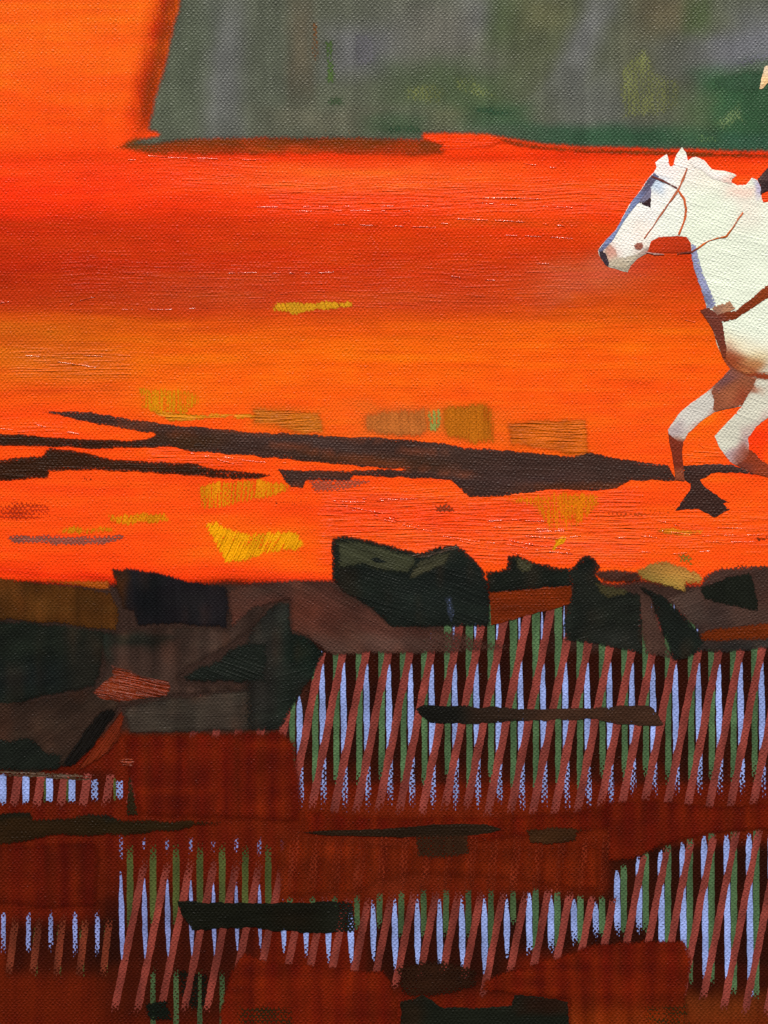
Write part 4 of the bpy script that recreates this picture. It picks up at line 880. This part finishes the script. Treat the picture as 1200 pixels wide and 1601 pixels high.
hp('eye', [(997, 315), (1006, 317), (1016, 308), (1018, 312), (1017, 325), (1010, 322), (1003, 319)], (58, 38, 44), 4.6, eye_patch)
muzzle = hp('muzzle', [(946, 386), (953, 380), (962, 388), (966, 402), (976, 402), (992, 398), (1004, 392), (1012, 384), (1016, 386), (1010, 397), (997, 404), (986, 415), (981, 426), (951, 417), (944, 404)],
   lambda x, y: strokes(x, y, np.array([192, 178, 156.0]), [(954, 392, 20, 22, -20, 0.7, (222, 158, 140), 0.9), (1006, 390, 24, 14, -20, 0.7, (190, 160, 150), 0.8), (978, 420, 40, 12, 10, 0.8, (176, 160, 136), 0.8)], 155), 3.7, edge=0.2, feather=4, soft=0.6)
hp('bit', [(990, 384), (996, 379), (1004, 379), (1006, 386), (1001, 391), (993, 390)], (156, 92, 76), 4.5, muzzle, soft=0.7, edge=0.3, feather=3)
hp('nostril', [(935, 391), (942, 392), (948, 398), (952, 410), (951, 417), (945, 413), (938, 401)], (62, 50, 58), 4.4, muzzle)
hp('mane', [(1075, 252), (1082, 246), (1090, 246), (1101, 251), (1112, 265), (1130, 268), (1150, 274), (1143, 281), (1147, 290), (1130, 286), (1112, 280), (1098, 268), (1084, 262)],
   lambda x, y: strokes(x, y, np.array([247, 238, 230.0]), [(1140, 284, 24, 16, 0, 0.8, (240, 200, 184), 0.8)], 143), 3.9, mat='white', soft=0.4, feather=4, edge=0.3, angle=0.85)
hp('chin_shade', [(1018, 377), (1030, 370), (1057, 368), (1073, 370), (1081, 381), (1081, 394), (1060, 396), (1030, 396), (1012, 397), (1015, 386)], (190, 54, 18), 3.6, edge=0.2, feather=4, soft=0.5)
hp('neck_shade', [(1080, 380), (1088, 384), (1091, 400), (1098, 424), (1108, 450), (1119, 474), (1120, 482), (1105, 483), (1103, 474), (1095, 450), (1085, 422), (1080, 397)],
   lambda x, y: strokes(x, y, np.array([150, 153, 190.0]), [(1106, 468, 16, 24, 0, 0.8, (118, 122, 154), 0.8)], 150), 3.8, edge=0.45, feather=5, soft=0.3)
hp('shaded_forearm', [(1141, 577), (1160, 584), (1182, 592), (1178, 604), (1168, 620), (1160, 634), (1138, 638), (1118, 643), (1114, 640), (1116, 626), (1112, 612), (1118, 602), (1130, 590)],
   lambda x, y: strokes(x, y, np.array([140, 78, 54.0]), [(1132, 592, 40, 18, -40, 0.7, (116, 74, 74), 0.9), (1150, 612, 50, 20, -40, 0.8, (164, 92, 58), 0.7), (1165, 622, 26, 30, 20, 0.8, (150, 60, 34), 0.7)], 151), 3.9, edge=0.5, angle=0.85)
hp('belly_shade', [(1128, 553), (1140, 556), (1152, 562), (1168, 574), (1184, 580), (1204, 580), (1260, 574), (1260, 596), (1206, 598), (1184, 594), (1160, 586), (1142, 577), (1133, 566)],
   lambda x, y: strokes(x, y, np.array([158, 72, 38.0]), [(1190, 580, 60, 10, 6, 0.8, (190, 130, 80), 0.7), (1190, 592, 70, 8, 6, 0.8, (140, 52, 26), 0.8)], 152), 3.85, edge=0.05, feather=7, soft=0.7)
hp('lower_leg', [(1044, 677), (1050, 682), (1060, 690), (1068, 692), (1066, 707), (1067, 728), (1069, 752), (1056, 750), (1051, 712), (1046, 692)],
   lambda x, y: strokes(x, y, np.array([118, 44, 26.0]), [(1062, 744, 26, 20, 0, 0.8, (150, 80, 52), 0.8)], 153), 3.9, edge=0.5)
hp('hoof', [(1150, 726), (1160, 722), (1170, 712), (1170, 702), (1178, 706), (1192, 720), (1206, 730), (1230, 742), (1226, 756), (1200, 746), (1177, 740)],
   lambda x, y: strokes(x, y, np.array([140, 56, 30.0]), [(1165, 728, 30, 12, 20, 0.7, (116, 54, 42), 0.8)], 154), 3.9, edge=0.4)
def strap(nm, pts, w, c, lv=4.8, **kw):
    w = [q * 0.85 for q in w]
    return ribbon(nm, pts, w, c, lv + 3.0, horse, 'oil', step=3, edge=0.6, wob=0.6, cover=lambda x, y: 0.62 + 0.75 * vn(x, y, 9, 9, 200), soft=0.5, **kw)
strap('browband', [(1018, 276), (1032, 281), (1046, 288), (1058, 294)], [4.5, 4, 3.6, 3.5], (104, 54, 48))
strap('cheek_strap', [(1074, 263), (1068, 279), (1060, 297), (1040, 325), (1022, 352), (1007, 373)], [3, 4, 4.2, 3.6, 2.6, 2.2], (190, 104, 70), 4.9)
strap('throat_latch', [(1060, 297), (1069, 311), (1072, 325), (1071, 340), (1066, 354), (1061, 367)], [3, 4, 4.5, 4, 4.5, 4], (206, 96, 48), 5.0)
strap('rein', [(1058, 397), (1082, 394), (1094, 386), (1107, 377), (1120, 373), (1135, 370), (1146, 355), (1161, 332)], [2, 3.4, 3.4, 3, 3, 3.6, 3, 3], lambda x, y: strokes(x, y, np.array([206, 100, 34.0]), [(1075, 395, 36, 14, 0, 0.6, (110, 52, 46), 0.9), (1155, 340, 30, 40, 0, 0.8, (196, 108, 72), 0.9)], 144))
strap('rein', [(1008, 394), (1022, 397), (1038, 398)], [2, 3, 1.5], (186, 140, 130))
breast_strap = hp('breast_strap', [(1094, 485), (1107, 481), (1118, 488), (1150, 486), (1172, 468), (1197, 447), (1240, 424), (1240, 440), (1200, 466), (1176, 482), (1150, 499), (1129, 504), (1133, 530), (1136, 545), (1134, 561), (1129, 559), (1121, 537), (1115, 518), (1104, 500)],
   lambda x, y: strokes(x, y, np.array([124, 50, 22.0]), [(1115, 510, 40, 90, -20, 0.7, (106, 52, 42), 0.9), (1190, 460, 40, 20, -35, 0.8, (146, 62, 24), 0.7)], 145), 4.6)
hp('strap_patch', [(1112, 480), (1126, 475), (1141, 470), (1150, 484), (1134, 489), (1120, 494)], lambda x, y: strokes(x, y, np.array([182, 130, 98.0]), [(1122, 487, 18, 18, 0, 0.8, (136, 96, 82), 0.8)], 146), 5.2, breast_strap, edge=0.3, feather=3)

# ------------------------------------------------------------------ the rider, almost wholly outside the picture
rider = thing('person', 1260, 330, 'rider cut off by the right edge, dark glove and cream cloth tip showing', 'person')
patch('glove', [(1184, 280), (1192, 271), (1201, 262), (1224, 246), (1250, 262), (1240, 296), (1202, 297), (1194, 301), (1188, 305), (1189, 294)],
      lambda x, y: strokes(x, y, np.array([58, 40, 42.0]), [(1196, 275, 24, 14, -40, 0.7, (96, 70, 66), 0.6)], 147), 6.6, rider, 'dark', rough=0.8, step=3, spacing=5, feather=2)
patch('cream_cloth', [(1195, 104), (1206, 100), (1222, 106), (1220, 118), (1201, 128), (1192, 139), (1187, 139), (1190, 122)],
      lambda x, y: strokes(x, y, np.array([236, 206, 172.0]), [(1194, 130, 14, 22, 20, 0.8, (224, 178, 122), 0.9)], 148), 6.6, rider, 'white', rough=0.7, step=3, spacing=5, feather=2)
patch('body', [(1222, 90), (1262, 70), (1310, 84), (1330, 150), (1326, 250), (1340, 330), (1330, 460), (1300, 470), (1290, 350), (1262, 330), (1240, 300), (1244, 200)],
      (62, 54, 62), 4.0, rider, 'dark', rough=1.5, spacing=9)
print('paint passages', _n[0])
